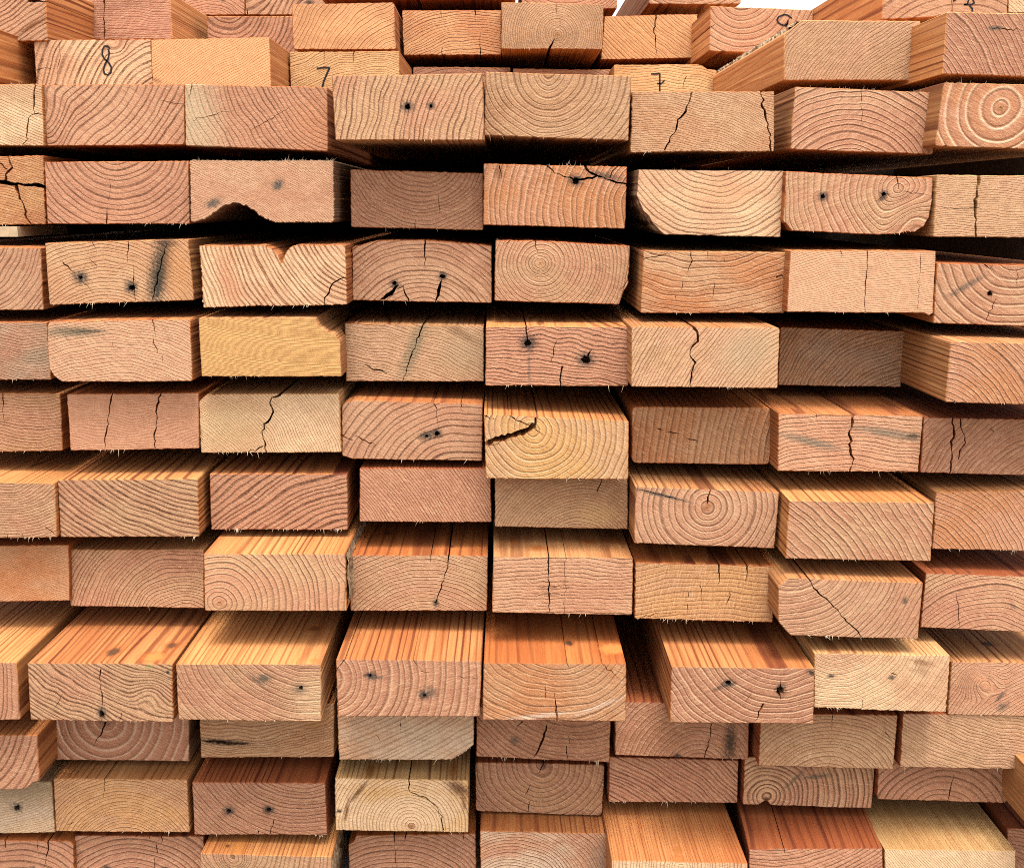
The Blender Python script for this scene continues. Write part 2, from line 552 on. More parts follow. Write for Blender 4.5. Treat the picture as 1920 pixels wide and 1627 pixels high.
            if k0:                                       # the roots hang together inside the wood
                sf.append((k0 - 3, k0 - 2, k0 + 2, k0))
        link_mesh('splinter_fringe', sv, sf, M_SPLINTER_DARK if dark else M_SPLINTER, o)
    if ft:
        fringe(TL, TR, ft, 1)
    if fb:
        fringe(BL, BR, fb, -1)

    if 'ink' in b:
        iv, fi = [], []
        for pts, wpx in b['ink']:
            pts = [Vector(p) for p in pts]
            fine = []
            for i in range(len(pts) - 1):
                for s in range(4):
                    fine.append(pts[i].lerp(pts[i + 1], s / 4))
            fine.append(pts[-1])
            k0 = len(iv)
            m = len(fine)
            for i, p in enumerate(fine):
                t = (fine[min(i + 1, m - 1)] - fine[max(i - 1, 0)]).normalized()
                nn = Vector((-t.y, t.x)) * wpx / 2 * rnd.uniform(.85, 1.1)
                for yy in (-.00022, .0004):
                    for sg in (1, -1):
                        q = loc((p.x + nn.x * sg, p.y + nn.y * sg))
                        iv.append((q[0], yy, q[1]))
            for i in range(m - 1):
                a, c = k0 + i * 4, k0 + i * 4 + 4
                fi += [(a, a + 1, c + 1, c), (a, c, c + 2, a + 2), (a + 1, a + 3, c + 3, c + 1)]
            for a in (k0, k0 + (m - 1) * 4):
                fi.append((a, a + 1, a + 3, a + 2))
        link_mesh('handwritten_number', iv, fi, M_INK, o)

    for (pa, pb) in b.get('bark', []):                   # strip of bark left on a waney edge
        na, nb, bl = 7, 70, .30
        xa, xb = Vector(loc(pa)), Vector(loc(pb))
        t = (xb - xa).normalized()
        nrm = Vector((-t.y, t.x))
        mid = Vector(loc(((TL[0] + BR[0]) / 2, ym)))
        if nrm.dot(xa - mid) < 0:
            nrm = -nrm
        bv, bf = [], []
        for j in range(nb + 1):
            yy = .001 + bl * (j / nb) ** 1.3
            for i in range(na + 1):
                f = i / na
                h = rnd.uniform(-.0006, .0016) if 0 < i < na else -.0006
                f2 = min(max(f + rnd.uniform(-.05, .05), 0), 1)
                p = xa.lerp(xb, f2) + nrm * h
                bv.append((p.x + shear[0] * yy, yy, p.y + shear[1] * yy))
        for j in range(nb):
            for i in range(na):
                a = j * (na + 1) + i
                bf.append((a, a + 1, a + na + 2, a + na + 1))
        link_mesh('bark_edge', bv, bf, M_BARK, o)
    return o

B = board
NAIL = (.015, .018, .02)
BLUE = (.085, .085, .075)
RUST = (.20, .085, .03)

# ------------------------------------------------------------------ ground
g = link_mesh('ground', [(-40, -40, 0), (40, -40, 0), (40, 40, 0), (-40, 40, 0)], [(0, 1, 2, 3)], M_GROUND)
g['kind'] = 'structure'

# ------------------------------------------------------------------ the stepped-back courses at the top of the pile
B([(-146, -30), (87, -34), (89, 77), (-142, 78)], 'end with chevron rings and a dark resin seam, top left corner of the pile', w=222, c='pale', pith=(-260, -420), s=9.5, rd=.95, side='amber', ls=.9,
  stain=[(60, 49, 34, 4.5, 27, RUST, .95)], cr=[([(52, 1), (88, 3)], 6)], vp=(900, 330), fz=(0, 0))
B([(-388, 14), (-123, 12), (-123, 123), (-386, 124)], 'cut off at the photo edge, only its smooth orange side showing beside the 8', w=258, c='orange', pith=(-260, 900), s=40, rd=.3, side='amber', ls=.55, vp=(940, 392), fz=(0, 0), fuzz=.5)
B([(122, -13), (319, -14), (324, 74), (125, 74)], 'reddish brown fine-grained end with one upright crack, above the 8 board', c='rose', pith=(300, 900), s=5, rd=.35, side='amber', cr=[([(197, -16), (196, 30), (195, 76)], 3.2, 'no')], fz=(0, 0))
B([(294, -44), (459, -44), (459, 28), (296, 29)], 'small far end with hump-shaped rings behind the topmost row', w=165, c='pink', pith=(395, 90), s=6.5, rd=.7, side='or', stain=[(418, 0, 5, 4, 0, BLUE, .8)], fz=(0, 0))
B([(460, -44), (625, -44), (625, 28), (460, 28)], 'far pale end with broad swirling rings beside a knot, at the top edge', w=165, c='pale', pith=(445, -60), s=19, rd=.95, side='tan', kink=[(560, 18, 70, 40)], cr=[([(465, 30), (464, 18)], 3)], stain=[(580, 5, 9, 4, 0, NAIL, .9)], fz=(0, 0))
B([(600, -86), (782, -86), (782, -3), (600, -3)], 'cut by the top edge, brown underside over the smooth curved-grain end', c='tan', pith=(700, -200), s=9, side='deep', fz=(0, 0))
B([(784, -86), (967, -86), (967, -3), (784, -3)], 'cut by the top edge, brown underside left of the sliver of sky', c='tan', pith=(800, -200), s=9, side='deep', fz=(0, 0))
B([(978, -60), (1157, -59), (1157, 17), (978, 16)], 'pinkish end at the top edge just right of the sliver of sky', c='pink', pith=(1060, -120), s=7, rd=.55, fz=(0, 0))
B([(1213, -70), (1389, -72), (1389, 8), (1217, 8)], 'topmost end with a pale side showing, under the white sky', c='pale', pith=(1300, -160), s=8, rd=.5, side='tan', fz=(0, 0))
B([(1655, -64), (1890, -66), (1889, 27), (1653, 37)], 'broad-ringed end with looped black pen strokes, upper right corner', c='pale', pith=(1790, 190), s=20, rd=.75, wob=.5, side='amber', cr=[([(1785, -60), (1785, 22)], 2.6, 'no', .5)],
  ink=[([(1814, -22), (1816, 0), (1814, 8), (1807, 9), (1822, 9), (1827, 6), (1824, 0), (1812, -22), (1826, -30), (1832, -18), (1822, -6)], 3.0), ([(1818, 11), (1823, 17), (1823, 22)], 3.0),
       ([(1787, 3), (1797, -4), (1800, -22), (1790, -30)], 3.0), ([(1834, -14), (1842, -1), (1850, -2), (1856, -18)], 3.0)], fz=(0, 0))
B([(1891, -66), (2120, -64), (2120, 27), (1890, 25)], 'plain cream end at the very upper right corner', w=234, c='cream', pith=(2400, -500), s=6, rd=.15, fz=(0, 0))

B([(388, 31), (572, 31), (574, 110), (390, 110)], 'pink end with bowl-shaped dark rings, wedged left of the smooth curved-grain end', c='pink', pith=(425, 5), s=10, rd=.95, wob=.6, side='yel', fz=(0, 0))
B([(547, 9), (739, 5), (743, 93), (550, 93)], 'smooth yellowish end with faint curved grain, above the left 7', c='peach', pith=(790, 190), s=9, rd=.26, rl=.25, side='or', rad=5, fz=(0, 0), stain=[(742, 60, 4, 22, 0, RUST, .7)], fuzz=.6)
B([(754, 20), (940, 20), (940, 103), (757, 104)], 'orange-brown end with gently arched rings, left of the bullseye end', c='peach', c2='orange', pith=(880, 260), s=6, rd=.75, side='deep', cr=[([(827, 18), (829, 34)], 2), ([(890, 18), (891, 40)], 2.4), ([(832, 106), (830, 88)], 2.4), ([(900, 106), (901, 60)], 1.6)], fz=(0, 0))
B([(940, 5), (1132, 8), (1129, 93), (940, 92)], 'complete fine bullseye cracked downward from its pith, in the recessed upper row', c='sand', pith=(1045, 65), s=5, rd=.5, rl=.2, wob=.45, side='yel', cr=[([(1043, 4), (1043, 28)], 2), ([(1028, 95), (1034, 82), (1041, 72)], 5)], stain=[(1045, 65, 4, 4, 0, (.3, .15, .06), .8)], fz=(0, 2))
B([(1134, 31), (1308, 27), (1308, 109), (1127, 112)], 'yellow-brown end with a crooked crack from its top edge, right of the bullseye', c='peach', c2='gold', pith=(1500, -300), s=7, rd=.2, side='deep', cr=[([(1230, 27), (1229, 50), (1227, 56), (1231, 110)], 3)], fz=(0, 0), fuzz=.7)
B([(1332, 12), (1525, 19), (1524, 103), (1330, 96)], 'end with bowl-shaped broad rings and a sideways pen loop, under the white sky', c='pale', c2='pink', pith=(1395, -18), s=14, rd=.75, rl=.35, wob=.5, side='amber', cr=[([(1330, 53), (1342, 45)], 2)],
  ink=[([(1485, 35), (1477, 29), (1470, 28), (1460, 32), (1457, 38), (1459, 43), (1465, 47), (1472, 48), (1476, 45), (1478, 39)], 3.0), ([(1477, 44), (1473, 51)], 3.0)], fz=(0, 0))
B(None, 'long board jutting far out with bark along its upper edge, upper right', poly=[(1504, 38), (1726, 40), (1722, 151), (1470, 151), (1470, 64)], w=254, c='sand', c2='pale', pith=(1800, 330), s=7, rd=.4, side='amber', ls=.35, rad=3, bark=[((1478, 57), (1504, 37))], fz=(0, 0))
B([(1775, 23), (2047, 27), (2043, 148), (1767, 139)], 'jutting reddish end with a grey smudge and broken crack, upper right edge', w=274, c='rose', pith=(1500, 330), s=11, rd=.55, rl=.5, side='amber', stain=[(1866, 53, 15, 4, 0, BLUE, .85)], cr=[([(1858, 53), (1925, 58)], 2, 'both', 1.6)], fz=(0, 0))

B([(63, 76), (283, 74), (287, 168), (69, 168)], 'end with bold slanting rings and a handwritten 8', c='cream', c2='pale', pith=(330, 230), s=12.5, rd=1.0, wob=.7, side='or', kink=[(222, 92, 26, 12)], cr=[([(110, 76), (113, 104), (103, 160)], 1.2, 'no'), ([(67, 132), (85, 128), (103, 128)], 1.6)],
  ink=[([(206, 92), (202, 87), (196, 87), (192, 94), (192, 104), (196, 111), (204, 118), (209, 127), (208, 136), (203, 141), (196, 139), (194, 131), (197, 121), (203, 110), (205, 100), (203, 93)], 3.2)], fz=(0, 0))
B([(283, 75), (505, 70), (509, 169), (286, 169)], 'smooth ringless orange end between the 8 and the left 7', c='peach', c2='peach', pith=(900, 900), s=5, rd=.03, side='yel', ls=.3, fuzz=.45, stain=[(293, 151, 12, 4, -20, (.3, .17, .08), .7)], fz=(0, 0))
B([(543, 98), (749, 96), (750, 184), (545, 185)], 'yellow end with wavy level rings and a handwritten plain 7', c='straw', pith=(700, 380), s=5, rd=.7, wob=1.2, side='yel', cr=[([(608, 97), (607, 120)], 1.5), ([(664, 97), (662, 120)], 2.6)],
  ink=[([(594, 129), (608, 127), (618, 127), (612, 141), (607, 153), (604, 166)], 3.6)], fz=(0, 0))
B([(775, 126), (957, 127), (957, 205), (775, 205)], 'low recessed end peeping over the two nail-holed end, pinkish strip', c='rose', pith=(850, 300), s=7, rd=.4, fz=(0, 0))
B([(962, 129), (1146, 131), (1146, 206), (962, 206)], 'low recessed end peeping over the half-round ringed end', c='pink', pith=(1050, 300), s=7, rd=.3, fz=(0, 0))
B(None, 'yellow end with a crossed handwritten 7 and chipped upper corner', poly=[(1151, 122), (1307, 121), (1318, 124), (1326, 130), (1344, 132), (1345, 205), (1152, 205)], w=192, c='straw', c2='gold', pith=(1200, 700), s=6, rd=.2, side='yel', stain=[(1170, 130, 30, 10, 0, (.45, .22, .07), .5), (1335, 160, 8, 22, 0, (.4, .2, .08), .6)], cr=[([(1287, 143), (1280, 172)], 1.3)],
  ink=[([(1221, 139), (1230, 139), (1237, 138), (1237, 150), (1237, 172)], 3.2), ([(1232, 157), (1240, 157), (1246, 151)], 2.6)], fz=(0, 0), fuzz=.7)

# ------------------------------------------------------------------ first full course
B([(-190, 158), (79, 158), (83, 274), (-186, 272)], 'pale greenish cream end with a stepped crack, left edge below the smooth orange side', w=265.5, c='cream', pith=(300, -500), s=6, rd=.3, c2='sand', side='yel', cr=[([(65, 155), (65, 190), (64, 212), (56, 216), (51, 240), (50, 262), (40, 276)], 3, 'no'), ([(64, 213), (84, 214)], 2.4)], fz=(10, 0))
B([(78, 160), (346, 158), (347, 272), (88, 274)], 'pink end with slanting dark rings swept sideways by a knot band at its left', c='pink', c2='pale', pith=(-60, -60), s=14, rd=.85, wob=.8, side='deep', kink=[(80, 230, 70, -42), (110, 282, 45, -18)], cr=[([(300, 190), (347, 196)], 1.1, 'both')], fz=(8, 0))
B([(347, 158), (614, 164), (615, 284), (348, 273)], 'end half grey-green and half pink with curving rings, right of the knot-swept end', c='pink', pith=(690, 90), s=11, rd=.8, side='deep', stain=[(350, 215, 60, 120, 12, (.58, .51, .36), .75), (600, 240, 60, 60, 0, (.62, .30, .16), .5)], cr=[([(360, 156), (357, 176), (350, 190)], 2), ([(468, 246), (505, 225), (548, 198)], 1.2, 'both'), ([(352, 227), (440, 206)], 1.2, 'both')], fz=(6, 0))
B([(622, 142), (904, 138), (908, 263), (629, 263)], 'end with near-upright slanting rings and two small nail holes close together', c='sand', c2='pink', pith=(1300, 370), s=12.5, rd=.85, wob=1.2, side='tan', stain=[(764, 200, 12, 10, 0), (808, 199, 8, 7, 0)], hole=[(764, 200, 4.5), (808, 199, 3.4)], fz=(0, 3))
B([(911, 135), (1184, 143), (1178, 264), (908, 254)], 'yellowish end with half-round rings hanging from a pith at its top edge', c='sand', c2='tan', pith=(1030, 134), s=14, rd=.6, rl=.25, wob=.7, side='tan', stain=[(1030, 138, 12, 8, 0, (.45, .24, .1), .6)], fz=(4, 5))
B([(1185, 172), (1452, 172), (1451, 284), (1182, 286)], 'fine-grained tan end split by two slanting cracks, right of the half-round ringed end', c='tan', c2='sand', pith=(1150, 900), s=5, rd=.45, side='tan', cr=[([(1297, 170), (1292, 195), (1276, 220), (1260, 255), (1246, 282)], 4.5, 'no', 1.4), ([(1427, 170), (1432, 200), (1440, 240), (1446, 286)], 4.5, 'no', 1.6)], rough=.9, fz=(0, 6))
B([(1490, 163), (1760, 174), (1749, 290), (1482, 280)], 'broad-arched rings with splinters on its top edge, left of the white-ringed bullseye', c='pink', c2='pale', pith=(1585, 380), s=13.5, rd=.7, rl=.15, wob=.8, side='tan', cr=[([(1617, 163), (1616, 180), (1614, 196)], 2.4), ([(1615, 198), (1616, 240)], 1, 'both')], fz=(26, 0))
B([(1769, 155), (2046, 162), (2040, 284), (1753, 274)], 'bullseye end with chalky white rings and a round pith', w=276, c='pink', c2='orange', pith=(1877, 203), s=25, chalk=(.92, .76, .58), rd=.2, rl=1.1, wob=.55, side='tan', stain=[(1877, 203, 6, 6, 0, (.28, .13, .05), .9)], fz=(14, 0))

# ------------------------------------------------------------------ second course
B([(-185, 296), (82, 292), (86, 421), (-182, 424)], 'orange-brown weathered end broken by deep black splits, left edge', w=262, c='orange', c2='gold', pith=(-100, 1000), s=5, rd=.55, side='deep', cr=[([(-60, 334), (20, 343), (52, 346), (90, 350)], 9, 'no'), ([(15, 292), (22, 314), (14, 322), (10, 340)], 6, 'no'), ([(-5, 300), (14, 318)], 4, 'no'), ([(30, 346), (38, 372), (48, 396), (50, 410), (60, 424)], 5, 'no')], fz=(0, 3), rough=.9)
B([(83, 304), (354, 302), (356, 420), (89, 420)], 'reddish end with bowl-shaped rings and a short crack at its bottom edge', c='pink', c2='rose', pith=(218, 255), s=13, rd=.75, wob=.6, side='deep', cr=[([(200, 423), (200, 402), (201, 385)], 3.4), ([(205, 380), (206, 335)], 1, 'both')], fz=(0, 14))
B(None, 'smooth pinkish end with a jagged bite broken out of its bottom edge', poly=[(355, 301), (626, 301), (627, 414), (622, 418), (516, 418), (500, 412), (486, 405), (476, 394), (465, 389), (462, 384), (457, 387), (450, 382), (437, 380), (430, 385), (423, 384), (410, 394), (398, 402), (383, 412), (374, 414), (358, 417)], c='pale', c2='pink', pith=(200, 900), s=4, rd=.25, side='grey', stain=[(521, 347, 13, 9, 40, BLUE, .95), (400, 381, 16, 8, 20, BLUE, .9)], fz=(34, 0), rough=1.1)
B([(657, 318), (906, 325), (906, 432), (658, 426)], 'shaded recessed end with bowl-shaped fine rings, between the bitten end and the black-knot end', w=264, c='pink', c2='rose', pith=(790, 270), s=9, rd=.5, rl=.25, side='deep', cr=[([(779, 434), (779, 412)], 2.4), ([(822, 365), (824, 400)], 1.4, 'both')], fz=(0, 10))
B([(907, 307), (1176, 313), (1172, 429), (906, 422)], 'orange end with pale upright rings and black cracks running right from a dark knot', c='orange', c2='pink', pith=(1250, 400), s=15, rd=.45, rl=.8, wob=.8, side='deep', stain=[(1079, 338, 14, 11, 0), (1135, 330, 34, 7, -10, NAIL, .7), (935, 322, 8, 14, 0, (.15, .06, .02), .6)], hole=[(1079, 339, 6)],
  cr=[([(1022, 308), (1040, 324), (1056, 331), (1075, 336)], 3, 'no'), ([(1075, 338), (1110, 334), (1120, 330), (1150, 340), (1178, 346)], 4.5, 'no'), ([(1097, 310), (1106, 322), (1124, 332)], 4.5, 'no'), ([(1143, 335), (1148, 322), (1160, 311)], 3, 'no'), ([(936, 310), (940, 336)], 2), ([(906, 358), (914, 359)], 1.5)], fz=(14, 0))
B(None, 'pale cream end with its lower left corner cut away and bowl-shaped rings', poly=[(1197, 318), (1470, 321), (1464, 445), (1245, 440), (1236, 432), (1224, 421), (1216, 405), (1205, 394), (1193, 366)], w=272, c='cream', c2='pale', pith=(1345, 240), s=13, rd=.65, wob=.8, side='grey', bark=[((1195, 372), (1240, 437))], stain=[(1360, 365, 70, 26, 0, (.68, .38, .22), .55)], fz=(6, 0))
B(None, 'end with a small off-centre bullseye and two dark nail holes, ragged lower corners', poly=[(1473, 321), (1750, 334), (1747, 380), (1742, 408), (1732, 425), (1714, 436), (1700, 434), (1686, 439), (1640, 440), (1484, 433), (1478, 424), (1468, 415)], w=274, c='pink', c2='sand', pith=(1686, 354), s=13, rd=.35, rl=.75, wob=.9, side='deep', kink=[(1705, 410, 60, 35)], stain=[(1543, 368, 10, 10, 0), (1657, 364, 8, 8, 0), (1655, 372, 12, 4, 35, NAIL, .7)], hole=[(1543, 368, 4), (1657, 364, 4)],
  cr=[([(1680, 327), (1682, 340), (1685, 353)], 2.6, 'no', .6), ([(1641, 378), (1668, 362)], 1.5, 'both'), ([(1690, 359), (1742, 366)], 1.2, 'both')], fz=(0, 8))
B([(1757, 328), (2030, 330), (2024, 446), (1750, 444)], 'pale end split by one thick black upright crack, right edge', w=274, c='sand', c2='pale', pith=(1760, 1300), s=5, rd=.5, side='pale', cr=[([(1835, 324), (1833, 350), (1829, 375), (1830, 448)], 6.5, 'no', .9), ([(1756, 389), (1790, 390), (1848, 391)], 1.6, 'both')], fz=(0, 3))

# ------------------------------------------------------------------ third course
B([(-195, 461), (77, 465), (82, 581), (-190, 583)], 'end with curved upright rings cut by the left photo edge, above the grey-brown end', w=267, c='pale', c2='pink', pith=(-90, 430), s=11, rd=.75, wob=.7, side='or', fz=(0, 0))
B([(84, 456), (353, 449), (364, 563), (93, 572)], 'end with two black nail stains and a broad black slanting stain', c='tan', c2='sand', pith=(205, 660), s=8, rd=.6, side='tan', stain=[(151, 520, 15, 12, 0), (246, 538, 12, 14, 0), (301, 508, 62, 9, 76, (.03, .03, .025), .97), (299, 512, 68, 20, 76, (.045, .042, .032), .97), (312, 456, 22, 9, 0, (.06, .04, .03), .95), (335, 510, 26, 60, 0, (.55, .27, .10), .5)], hole=[(151, 520, 5), (247, 539, 5)],
  cr=[([(117, 491), (130, 505), (150, 520)], 2.4), ([(155, 530), (178, 552)], 1.6), ([(173, 454), (181, 472)], 2), ([(168, 482), (182, 502)], 1.2, 'both'), ([(240, 450), (240, 474), (238, 498)], 2.6), ([(251, 496), (250, 524), (254, 568)], 2, 'both'), ([(312, 455), (300, 500), (288, 550), (285, 570)], 3, 'both')], fz=(0, 14))
B(None, 'cream end with bold dark curving rings and a torn notch in its top edge', poly=[(373, 461), (498, 460), (510, 466), (521, 477), (528, 494), (532, 482), (538, 470), (546, 463), (556, 459), (648, 459), (651, 571), (381, 577)], rough=1.1, w=272, c='cream', c2='pale', pith=(690, 420), s=10.5, rd=1.0, wob=.8, side='or', ring=(.22, .08, .03), stain=[(430, 530, 20, 70, 12, (.62, .33, .2), .7)], cr=[([(648, 520), (632, 524), (624, 530), (610, 560), (602, 575)], 3, 'no', 1.6)], fz=(0, 14))
B(None, 'end with hump-shaped rings, two dark knots and cracks down to its bottom edge', poly=[(660, 464), (680, 458), (706, 451), (800, 450), (922, 461), (922, 568), (661, 563)], w=262, c='pale', c2='pink', pith=(790, 640), s=11.5, rd=.85, wob=.7, side='deep', stain=[(740, 532, 10, 8, 0), (830, 518, 10, 8, 0), (870, 540, 45, 3, -24, (.2, .09, .03), .6)], hole=[(740, 531, 4), (830, 518, 4.5)],
  cr=[([(797, 448), (797, 480), (796, 508)], 3), ([(748, 534), (738, 544), (726, 555), (712, 562)], 7, 'both'), ([(745, 542), (757, 536), (760, 548), (767, 566)], 3, 'no'), ([(828, 524), (822, 545), (816, 568)], 6, 'both')], fz=(0, 10))
B(None, 'bullseye end with fine close rings and a wavy right edge, black gap beside it', poly=[(929, 451), (1000, 451), (1181, 461), (1180, 500), (1177, 522), (1179, 530), (1170, 545), (1166, 556), (1161, 571), (927, 564)], w=265, c='sand', c2='pink', pith=(1014, 494), s=9, rd=.5, rl=.5, wob=.55, side='deep', stain=[(1014, 494, 5, 5, 0, (.4, .2, .09), .6)], cr=[([(1002, 449), (1008, 474)], 2.4), ([(956, 452), (946, 462)], 1.6), ([(1178, 524), (1160, 545), (1158, 560)], 1.6)], fz=(6, 0))
B([(1206, 470), (1476, 474), (1471, 587), (1201, 587)], 'orange-tan end with shallow bowl rings and several short upright checks', c='orange', c2='sand', pith=(1330, 200), s=13, rd=.6, rl=.25, wob=1.0, side='tan', cr=[([(1296, 472), (1295, 495), (1288, 518)], 2.4), ([(1327, 471), (1328, 492)], 1.8), ([(1340, 528), (1336, 560)], 1.8, 'both'), ([(1358, 482), (1358, 494)], 1.4, 'both'), ([(1281, 524), (1276, 545)], 1.4, 'both'), ([(1266, 555), (1268, 562)], 1.4), ([(1206, 486), (1240, 478), (1268, 471)], 2), ([(1455, 520), (1466, 517), (1474, 521)], 3)], fz=(0, 6))
B(None, 'smooth pinkish cream end without rings and one thin upright crack', poly=[(1482, 470), (1755, 471), (1750, 587), (1742, 592), (1733, 587), (1475, 585)], w=274, c='pale', c2='pale', pith=(1700, 1500), s=5, rd=.12, side='or', fuzz=.55, cr=[([(1626, 469), (1626, 500), (1622, 540), (1621, 589)], 2.2, 'no', .7), ([(1727, 469), (1723, 530), (1721, 580)], 1.2, 'no'), ([(1576, 470), (1576, 486)], 1.2)], fz=(0, 4))
B([(1757, 493), (2030, 500), (2024, 616), (1750, 606)], 'end with wide bowl rings, a round nail hole and a grey smear, right edge', w=273, c='pale', c2='pink', pith=(1906, 465), s=20, rd=.6, rl=.6, wob=.7, side='deep', stain=[(1812, 536, 40, 6, 30, BLUE, .7), (1856, 550, 7, 6, 0, NAIL, .8)], hole=[(1856, 551, 5.5)], cr=[([(1842, 493), (1856, 504), (1862, 496)], 3.4), ([(1868, 560), (1855, 585), (1846, 608)], 1.5, 'no'), ([(1908, 500), (1906, 540)], 1.2, 'both')], fz=(0, 0))

# ------------------------------------------------------------------ fourth course
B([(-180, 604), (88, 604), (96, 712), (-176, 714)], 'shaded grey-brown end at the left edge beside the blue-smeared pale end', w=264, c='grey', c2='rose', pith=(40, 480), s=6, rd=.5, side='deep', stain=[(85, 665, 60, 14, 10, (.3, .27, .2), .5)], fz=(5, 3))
B(None, 'pale end with a blue-grey smear near its top and a clipped lower left corner', poly=[(92, 603), (357, 598), (361, 715), (116, 716), (100, 704), (92, 691), (88, 614)], w=270, c='pale', c2='pale', pith=(230, 960), s=7, rd=.3, side='or', rad=5, stain=[(132, 622, 58, 10, 0, (.19, .165, .115), .9), (160, 621, 32, 3, 0, (.06, .055, .04), .8)], cr=[([(287, 597), (290, 615), (292, 632)], 2.2), ([(287, 630), (295, 662)], 2, 'both'), ([(303, 660), (305, 680)], 1, 'both'), ([(210, 638), (214, 655)], 1, 'both')], fz=(18, 0))
B(None, 'yellow end with fine slanting grain and a chipped upper right corner', poly=[(372, 596), (590, 596), (598, 612), (612, 622), (628, 626), (638, 640), (641, 706), (378, 706)], w=270, c='yel', c2='yel', pith=(600, -800), s=5.5, rd=.10, rl=.1, wob=.2, side='tan', ring=(.36, .19, .06), saw=-28, fz=(0, 12), fuzz=.3)
B([(646, 606), (907, 611), (907, 715), (649, 715)], 'end crossed by one slanting crack in a grey streak, splinters along its top', c='sand', c2='pale', pith=(650, 1150), s=7, rd=.4, side='tan', stain=[(775, 655, 60, 14, 68, (.22, .19, .12), .8), (880, 660, 50, 40, 0, (.42, .34, .22), .6), (865, 625, 40, 8, -30, (.2, .12, .06), .6)], cr=[([(795, 600), (785, 630), (770, 670), (760, 700), (753, 718)], 2.6, 'no', 1), ([(682, 684), (705, 693), (728, 700)], 3, 'both')], fz=(24, 0))
B([(911, 612), (1179, 612), (1178, 724), (910, 723)], 'pinkish brown end with wavy level rings and two black star-shaped nail holes', c='rose', c2='pink', pith=(960, 1500), s=8, rd=.9, wob=1.6, side='yel', ls=.9, stain=[(991, 643, 16, 15, 0), (1098, 674, 17, 13, 0), (992, 690, 40, 3, 90, BLUE, .5)], hole=[(990, 644, 6.5), (1098, 674, 8)], cr=[([(987, 608), (987, 622), (990, 640)], 3, 'no'), ([(1102, 668), (1110, 655)], 4), ([(1045, 636), (1037, 660), (1036, 682)], 1.8, 'both'), ([(1055, 686), (1051, 705), (1050, 727)], 3.4, 'no')], fz=(0, 8))
B([(1184, 612), (1462, 615), (1458, 728), (1183, 725)], 'tan end with a zigzag crack near its left and a greenish patch at its right', c='sand', c2='pale', pith=(1640, 900), s=8, rd=.6, side='tan', stain=[(1400, 660, 60, 44, 20, (.46, .39, .26), .6)], cr=[([(1298, 610), (1308, 622), (1309, 632), (1298, 652), (1293, 665), (1303, 680), (1297, 700), (1294, 728)], 4.6, 'no', 1.6)], fz=(0, 8))
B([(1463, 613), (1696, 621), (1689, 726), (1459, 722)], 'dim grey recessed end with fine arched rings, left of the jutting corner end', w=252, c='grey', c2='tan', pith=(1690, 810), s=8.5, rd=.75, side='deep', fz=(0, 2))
B([(1783, 640), (2066, 648), (2058, 762), (1772, 754)], 'jutting end showing its striped left side and top, with curved rings, right edge', w=280, c='pink', c2='orange', pith=(1735, 830), s=11, rd=.75, rl=.25, wob=.8, side='tan', ls=.9, fz=(0, 3))

# ------------------------------------------------------------------ fifth course
B([(-155, 735), (112, 738), (118, 845), (-150, 850)], 'brownish end with level rings and a thin crack, left edge beside the salmon end', w=258, c='tan', c2='pink', pith=(30, 400), s=7, rd=.6, side='or', cr=[([(5, 736), (6, 760), (8, 795)], 2.4)], fz=(0, 8))
B([(125, 739), (373, 736), (374, 841), (132, 845)], 'smooth salmon end split by two upright cracks', w=262, c='pink', c2='pink', pith=(300, 1500), s=4, rd=.2, side='deep', fuzz=.6, cr=[([(212, 736), (205, 765), (202, 795), (197, 820), (196, 848)], 2.8, 'no'), ([(301, 733), (294, 760), (294, 790), (289, 815), (290, 845)], 3.2, 'no')], fz=(0, 8))
B(None, 'pale greenish cream end with a zigzag crack and clipped upper left corner', poly=[(388, 739), (636, 738), (640, 848), (377, 849), (373, 753)], w=262, c='cream', c2='sand', pith=(300, 950), s=6, rd=.3, rl=.2, side='pale', stain=[(376, 815, 5, 16, 0, (.36, .18, .06), .7), (430, 800, 70, 45, 10, (.54, .43, .24), .5)], cr=[([(528, 735), (512, 748), (505, 755), (511, 772), (505, 786), (490, 808), (494, 822), (499, 852)], 4.2, 'no', 1.6), ([(494, 836), (478, 843), (446, 849)], 2.4)], fz=(0, 14))
B(None, 'end with arched rings and a dark double knot, rough upper edge', poly=[(641, 758), (660, 750), (905, 757), (904, 864), (660, 860), (641, 854)], w=260, c='pale', c2='pink', pith=(880, 960), s=15, rd=.8, wob=.8, side='or', stain=[(800, 817, 16, 9, 10, (.05, .05, .04), .92), (819, 812, 10, 9, 0)], hole=[(819, 812, 5), (800, 817, 4)], cr=[([(815, 748), (818, 775), (824, 802)], 2), ([(865, 748), (866, 778)], 2.2), ([(642, 815), (664, 826)], 2.6), ([(665, 817), (692, 829), (706, 836)], 2.4, 'both')], fz=(5, 3))
B([(907, 776), (1179, 789), (1178, 899), (911, 897)], 'yellow jutting end with a wedge cracked loose at its upper left and bold rings', w=269, c='yel', c2='sand', pith=(1000, 806), s=14, rd=.45, rl=.8, wob=.8, side='yel', ls=.9, cr=[([(900, 834), (930, 824), (965, 815), (992, 804), (1003, 797)], 11, 'full', 1.0), ([(1001, 800), (1006, 786), (1012, 779), (1022, 770)], 5), ([(952, 778), (975, 790), (1000, 802)], 2.2, 'no'), ([(907, 779), (930, 788)], 2), ([(1002, 804), (1018, 816)], 2), ([(912, 838), (962, 822)], 1.6, 'both')], fz=(0, 4))
